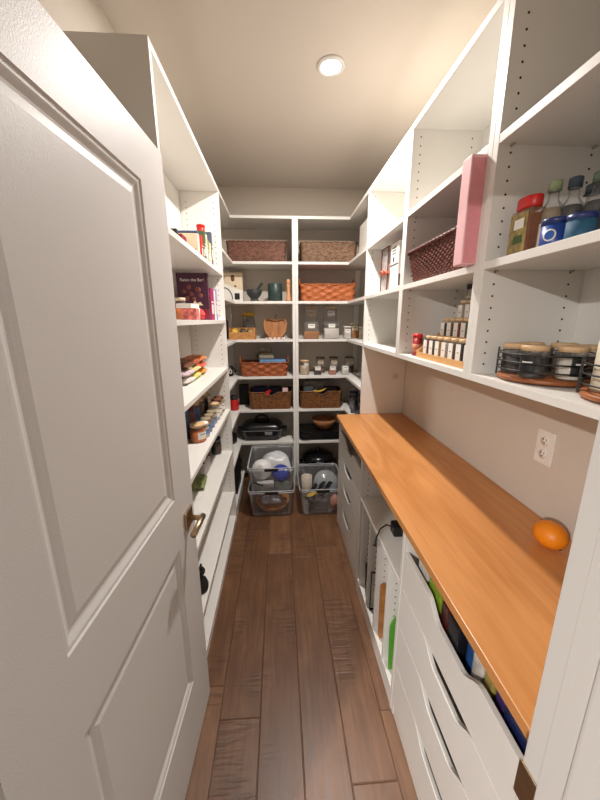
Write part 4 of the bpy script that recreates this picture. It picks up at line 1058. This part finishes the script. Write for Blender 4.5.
rcn = thing('spice_can', 'small red seasoning can standing left of the stepped spice rack', 'can', (.655, 1.535, 1.4355))
MB().lathe([(0, 0), (.022, 0), (.022, .082), (0, .082)], n=24).build('body', fm('red_can', (150, 30, 28), .2, 40, .4), rcn)
MB().lathe([(0, .0822), (.0225, .0822), (.0225, .102), (0, .103)], n=24).build('lid', RED, rcn)
MB().lathe([(.0224, .02), (.0224, .055), (.0221, .055), (.0221, .02)], n=24).build('label', fm('mixed_label', (190, 120, 90), .5, 70), rcn)
bkt = glass_jar('short dark tin behind the red seasoning can', (.735, 1.56, 1.4355), .032, .09, .9, SOFTBLACK, BLACK, name='tin', cat='tin')
# near cabinet, upper shelf
rl = thing('spice_bottle', 'large square spice bottle with a red lid in the nearest upper cabinet', 'bottle', (.657, .906, 1.7655))
MB().box(-.022, -.035, 0, .022, .035, .112, .006).build('body', clear('tinted_plastic', (180, 130, 100), body=.3), rl)
MB().box(-.0195, -.0325, .003, .0195, .0325, .100, .005).build('contents', fm('red_flakes', (140, 68, 36), .3, 140), rl)
MB().lathe([(0, .1125), (.034, .1125), (.036, .116), (.036, .138), (.034, .141), (0, .141)], n=32, sx=.66).build('lid', RED, rl)
m = MB(); m.box(-.0235, -.032, .006, -.0225, .032, .104); m.build('label', fm('patterned_label', (150, 130, 80), .55, 60), rl)
m = MB(); m.box(-.0242, -.02, .066, -.0236, .015, .09); m.box(-.0242, -.02, .03, -.0236, .012, .05, m=1); m.build('print', [LABELW, GREEN], rl)
OB = 'oil bottles in the nearest upper cabinet'
def oil(label, loc, r_, h_, capm, fillm, lab=None):
    t = thing('glass_bottle', label, 'bottle', loc, 0, OB)
    MB().lathe([(0, 0), (r_, 0), (r_, h_*.55), (r_*.8, h_*.66), (r_*.45, h_*.74), (r_*.42, h_*.86), (0, h_*.86)], n=26).build('glass_body', GLASS, t)
    MB().lathe([(0, .003), (r_*.93, .003), (r_*.93, h_*.54), (r_*.72, h_*.63), (0, h_*.64)], n=22).build('contents', fillm, t)
    MB().lathe([(0, h_*.862), (r_*.56, h_*.862), (r_*.56, h_*.99), (r_*.5, h_), (0, h_)], n=22).build('cap', capm, t)
    if lab:
        m = MB(); m.grid([[((r_+.0008)*math.cos(a), (r_+.0008)*math.sin(a), z) for a in [PI-.2+1.5*i/8 for i in range(9)]] for z in (h_*.08, h_*.42)]); m.build('label', lab, t)
    return t
SAGE = fm('sage_cap', (136, 148, 110)); SLATE = fm('slate_cap', (52, 66, 74))
oil('glass bottle with a sage green cap right of the red-lidded spice bottle', (.692, .872, 1.7655), .026, .168, SAGE, fm('cloudy_oil', (150, 132, 100), .1), LABELW)
oil('glass bottle with a slate blue cap behind the blue tin', (.725, .850, 1.7655), .026, .168, SLATE, fm('dark_vinegar', (48, 44, 40)), None)
oil('glass bottle with a green-grey cap at the far right behind the blue tin', (.755, .815, 1.7655), .027, .168, fm('moss_cap', (92, 108, 88)), fm('dark_vinegar', (48, 44, 40)), None)
oil('dark glass bottle behind the sage-capped bottle', (.80, .88, 1.7655), .028, .165, SLATE, fm('dark_vinegar', (48, 44, 40)), None)
oil('dark glass bottle near the frame edge of the nearest cabinet', (.74, .70, 1.7655), .028, .160, SLATE, fm('dark_vinegar', (48, 44, 40)), None)
bt = thing('blue_tin', 'round blue tin with a white badge in front of the capped bottles', 'tin', (.652, .800, 1.7655))
MB().lathe([(0, 0), (.028, 0), (.029, .003), (.029, .048), (0, .048)], n=32).build('body', fm('cobalt_tin', (38, 72, 150), .2, 30, .35), bt)
MB().lathe([(0, .0482), (.030, .0482), (.030, .060), (.028, .062), (0, .062)], n=32).build('lid', fm('navy_lid', (30, 46, 100), .1, 30, .3), bt)
m = MB(); mt = rot('Z', PI+.55) @ T(.0292, 0, .024) @ rot('Y', PI/2)
m.lathe([(0, 0), (.013, 0), (.013, .001), (0, .001)], n=24, mtx=mt); m.lathe([(.007, .0012), (.010, .0012), (.010, .0018), (.007, .0018)], n=24, m=1, mtx=mt)
m.build('badge', [LABELW, BLUE], bt)
tc_ = thing('teal_tin', 'short teal tin right of the round blue tin', 'tin', (.658, .738, 1.7655))
MB().lathe([(0, 0), (.026, 0), (.027, .003), (.027, .042), (0, .042)], n=30).build('body', TEAL, tc_)
MB().lathe([(0, .0422), (.028, .0422), (.028, .054), (0, .055)], n=30).build('lid', fm('navy_lid', (30, 46, 100)), tc_)
# near cabinet, lower shelf: two turntables with jars
ACW = wood('acacia', (176, 106, 58), (128, 72, 38), (14, 14, 14))
def turntable(label, loc, R, jars, jlabels, grp):
    t = thing('turntable', label, 'turntable', loc)
    MB().lathe([(0, .0), (R*.55, .0), (R*.55, .004), (0, .004)], n=30).build('base', BLACK, t)
    MB().lathe([(0, .0045), (R, .0045), (R+.002, .007), (R+.002, .013), (R, .0155), (0, .0155)], n=64).build('disc', ACW, t)
    m = MB()
    for z in (.034, .055, .076):
        m.tube([((R+.003)*math.cos(2*PI*i/64), (R+.003)*math.sin(2*PI*i/64), z) for i in range(64)], .0021, 6, closed=True)
    for a in (2.44, -.70, .87):
        m.box(-.009, -.0018, .010, .009, .0018, .088, mtx=rot('Z', a) @ T(R+.0045, 0, 0) @ rot('Z', PI/2))
    m.build('wire_rail', BLACK, t)
    n = len(jlabels)
    for k, lb in enumerate(jlabels):
        a = jars[0] + 2*PI*k/n
        r_ = .031
        p = (loc[0]+(R-r_-.006)*math.cos(a), loc[1]+(R-r_-.006)*math.sin(a), loc[2]+.0160)
        j_ = glass_jar(lb, p, r_, .084, .8, jars[1][k % len(jars[1])], LIDW, lidh=.014, lid_r=.032, lab=(BLKLABEL, .040, .012, .056), fac=(math.cos(a), math.sin(a)), group=grp, name='spice_jar', neck=(r_*.98, .066))
JF = [COFFEE, fm('white_beads', (222, 214, 200), .1, 100), SPICE, fm('ground_pepper', (92, 76, 60), .3, 150), TAN, COFFEE]
turntable('round wooden turntable of jars in black wire, nearest lower cabinet, farther one', (.736, .852, 1.4355), .115, (PI+.45, JF),
          ['white-filled jar with a black label at the front of the farther turntable', 'brown-filled jar at the right front of the farther turntable', 'jar at the right back of the farther turntable',
           'jar at the back of the farther turntable', 'jar at the left back of the farther turntable', 'dark jar with a black label at the left front of the farther turntable'], 'jars on the farther turntable')
turntable('round wooden turntable in black wire at the right edge, nearest lower cabinet', (.738, .588, 1.4355), .110, (PI+.4, [COFFEE, SPICE]),
          ['jar at the front of the nearer turntable', 'jar at the right of the nearer turntable', 'jar at the back of the nearer turntable'], 'jars on the nearer turntable')
pkb = thing('shaker_bottle', 'cream shaker bottle with a pink cap standing on the nearer turntable', 'bottle', (.686, .634, 1.4355+.0160))
MB().lathe([(0, 0), (.024, 0), (.026, .004), (.026, .105), (.018, .125), (0, .125)], n=26).build('body', fm('cream_plastic', (232, 222, 196), .04), pkb)
MB().lathe([(0, .1252), (.019, .1252), (.018, .150), (0, .152)], n=22).build('cap', fm('rose_cap', (206, 92, 96)), pkb)

# ------------------------------------------------------------------ things in the open base cabinet
def leaning(name, label, cat, y, top_dy, x0, x1, h_, th, mat, round_top=0, build_extra=None):
    """flat board standing on edge along x, its top leaning toward +y by top_dy"""
    t = thing(name, label, cat, (0, y, .0958))
    a = -math.atan2(top_dy, h_)
    t.rotation_euler = (a, 0, 0)
    r_ = round_top or .012
    pts = [(x0, 0), (x1, 0)] + [(x1-r_+r_*math.cos(PI/2*i/8), h_-r_+r_*math.sin(PI/2*i/8)) for i in range(9)] + [(x0+r_-r_*math.sin(PI/2*i/8), h_-r_+r_*math.cos(PI/2*i/8)) for i in range(9)]
    MB().prism(pts, 0, th, mtx=rot('X', PI/2), b=min(.002, th*.3)).build('board', mat, t)
    if build_extra: build_extra(t)
    return t
leaning('baking_tray', 'tall black baking tray in the farthest slot of the tray cabinet', 'tray', 1.617, .0, .455, .80, .36, .012, SOFTBLACK)
def rimx(t):
    m = MB(); m.tube([(.475, -.014, .01), (.475, -.014, .19), (.74, -.014, .19), (.74, -.014, .01)], .006, 8, closed=True); m.build('rim', SOFTBLACK, t)
leaning('baking_pan', 'dark roasting pan leaning in the second slot of the tray cabinet', 'pan', 1.50, .03, .455, .75, .20, .012, fm('dark_steel', (66, 64, 62), .1, 30, .35), build_extra=rimx)
rk = thing('cooling_rack', 'dark wire cooling rack standing in the middle slot of the tray cabinet', 'rack', (0, 1.405, .0958))
m = MB(); m.tube([(.455, 0, .006), (.455, 0, .235), (.76, 0, .235), (.76, 0, .006)], .005, 8, closed=True); m.build('frame', SOFTBLACK, rk)
m = MB()
for k in range(13): m.tube([(.485+k*.021, 0, .008), (.485+k*.021, 0, .233)], .0022, 6)
m.build('wires', SOFTBLACK, rk)
leaning('baking_sheet', 'grey baking sheet behind the wire cooling rack', 'tray', 1.424, .000, .485, .78, .20, .008, fm('grey_steel', (120, 118, 116), .08, 20, .4))
leaning('cutting_board', 'wooden cutting board standing in the fourth slot of the tray cabinet', 'board', 1.262, .012, .456, .76, .29, .02, wood('board_maple', (190, 134, 76), (160, 104, 54), (6, 30, 30)))
leaning('cutting_board', 'green plastic cutting board in the nearest slot of the tray cabinet', 'board', 1.105, .025, .455, .70, .29, .010, GREENP, round_top=.10)
pa = thing('power_adapter', 'black power cord coiled from a block on the tray cabinet shelf', 'cord', (.535, 1.305, .6305))
MB().box(-.028, -.03, 0, .028, .03, .055, .01, seg=3).build('adapter_block', BLACK, pa)
MB().tube([(-.025, .0, .035), (-.055, .0, .050), (-.085, -.01, .038), (-.108, -.03, .012), (-.118, -.045, -.005)], .0035, 8).build('cable', BLACK, pa)
m = MB(); m.tube([(-.118, -.045, -.005), (-.124, -.055, -.02)], [.007, .0085], 10); m.build('plug', BLACK, pa)
bb = thing('steel_bar', 'grey flat bar lying beside the adapter block on the tray cabinet shelf', 'bar', (.59, 1.25, .6305), .2)
MB().box(-.012, -.11, 0, .012, .09, .018, .003).build('body', GREY, bb)
# things in the nearest top drawer
TD = 'packets in the open top drawer'
dz0 = .631+.0225
its = [(.50, .90, .07, .07, .155, (190, 186, 176), 'grey_white', 'grey-white packet at the far end of the open top drawer'),
       (.505, .815, .08, .075, .150, (120, 144, 40), 'lime', 'lime green packet in the open top drawer'),
       (.50, .748, .07, .04, .145, (70, 24, 22), 'ox', 'dark red packet between the green and black ones in the drawer'),
       (.50, .692, .08, .055, .15, (24, 24, 30), 'jet', 'black packet in the middle of the open top drawer'),
       (.515, .640, .07, .035, .15, (34, 74, 130), 'azure', 'bright blue packet beside the black one in the drawer'),
       (.51, .596, .08, .040, .145, (186, 182, 172), 'chalk', 'chalk-white packet beside the bright blue one in the drawer'),
       (.51, .553, .08, .034, .145, (146, 130, 70), 'mustard', 'mustard packet right of the chalk-white one in the drawer'),
       (.51, .512, .08, .034, .145, (58, 40, 90), 'violet', 'violet packet right of the mustard one in the drawer'),
       (.505, .445, .080, .10, .15, (24, 34, 74), 'midnight', 'large midnight blue packet at the near end of the open drawer')]
for x, y, a, b_, hh, c, nm, lb in its:
    t = thing('food_packet', lb, 'packet', (x, y, dz0), 0, TD)
    MB().box(-a/2, -b_/2, 0, a/2, b_/2, hh, .006).build('pack', fm(nm+'_pack', c, .35, 45, .4), t)
    m = MB(); m.box(-a*.3, -b_*.3, hh-.0001, a*.3, b_*.25, hh+.0006); m.build('print', fm(nm+'_print', tuple(min(255, int(v*1.3+20)) for v in c), .4, 60), t)
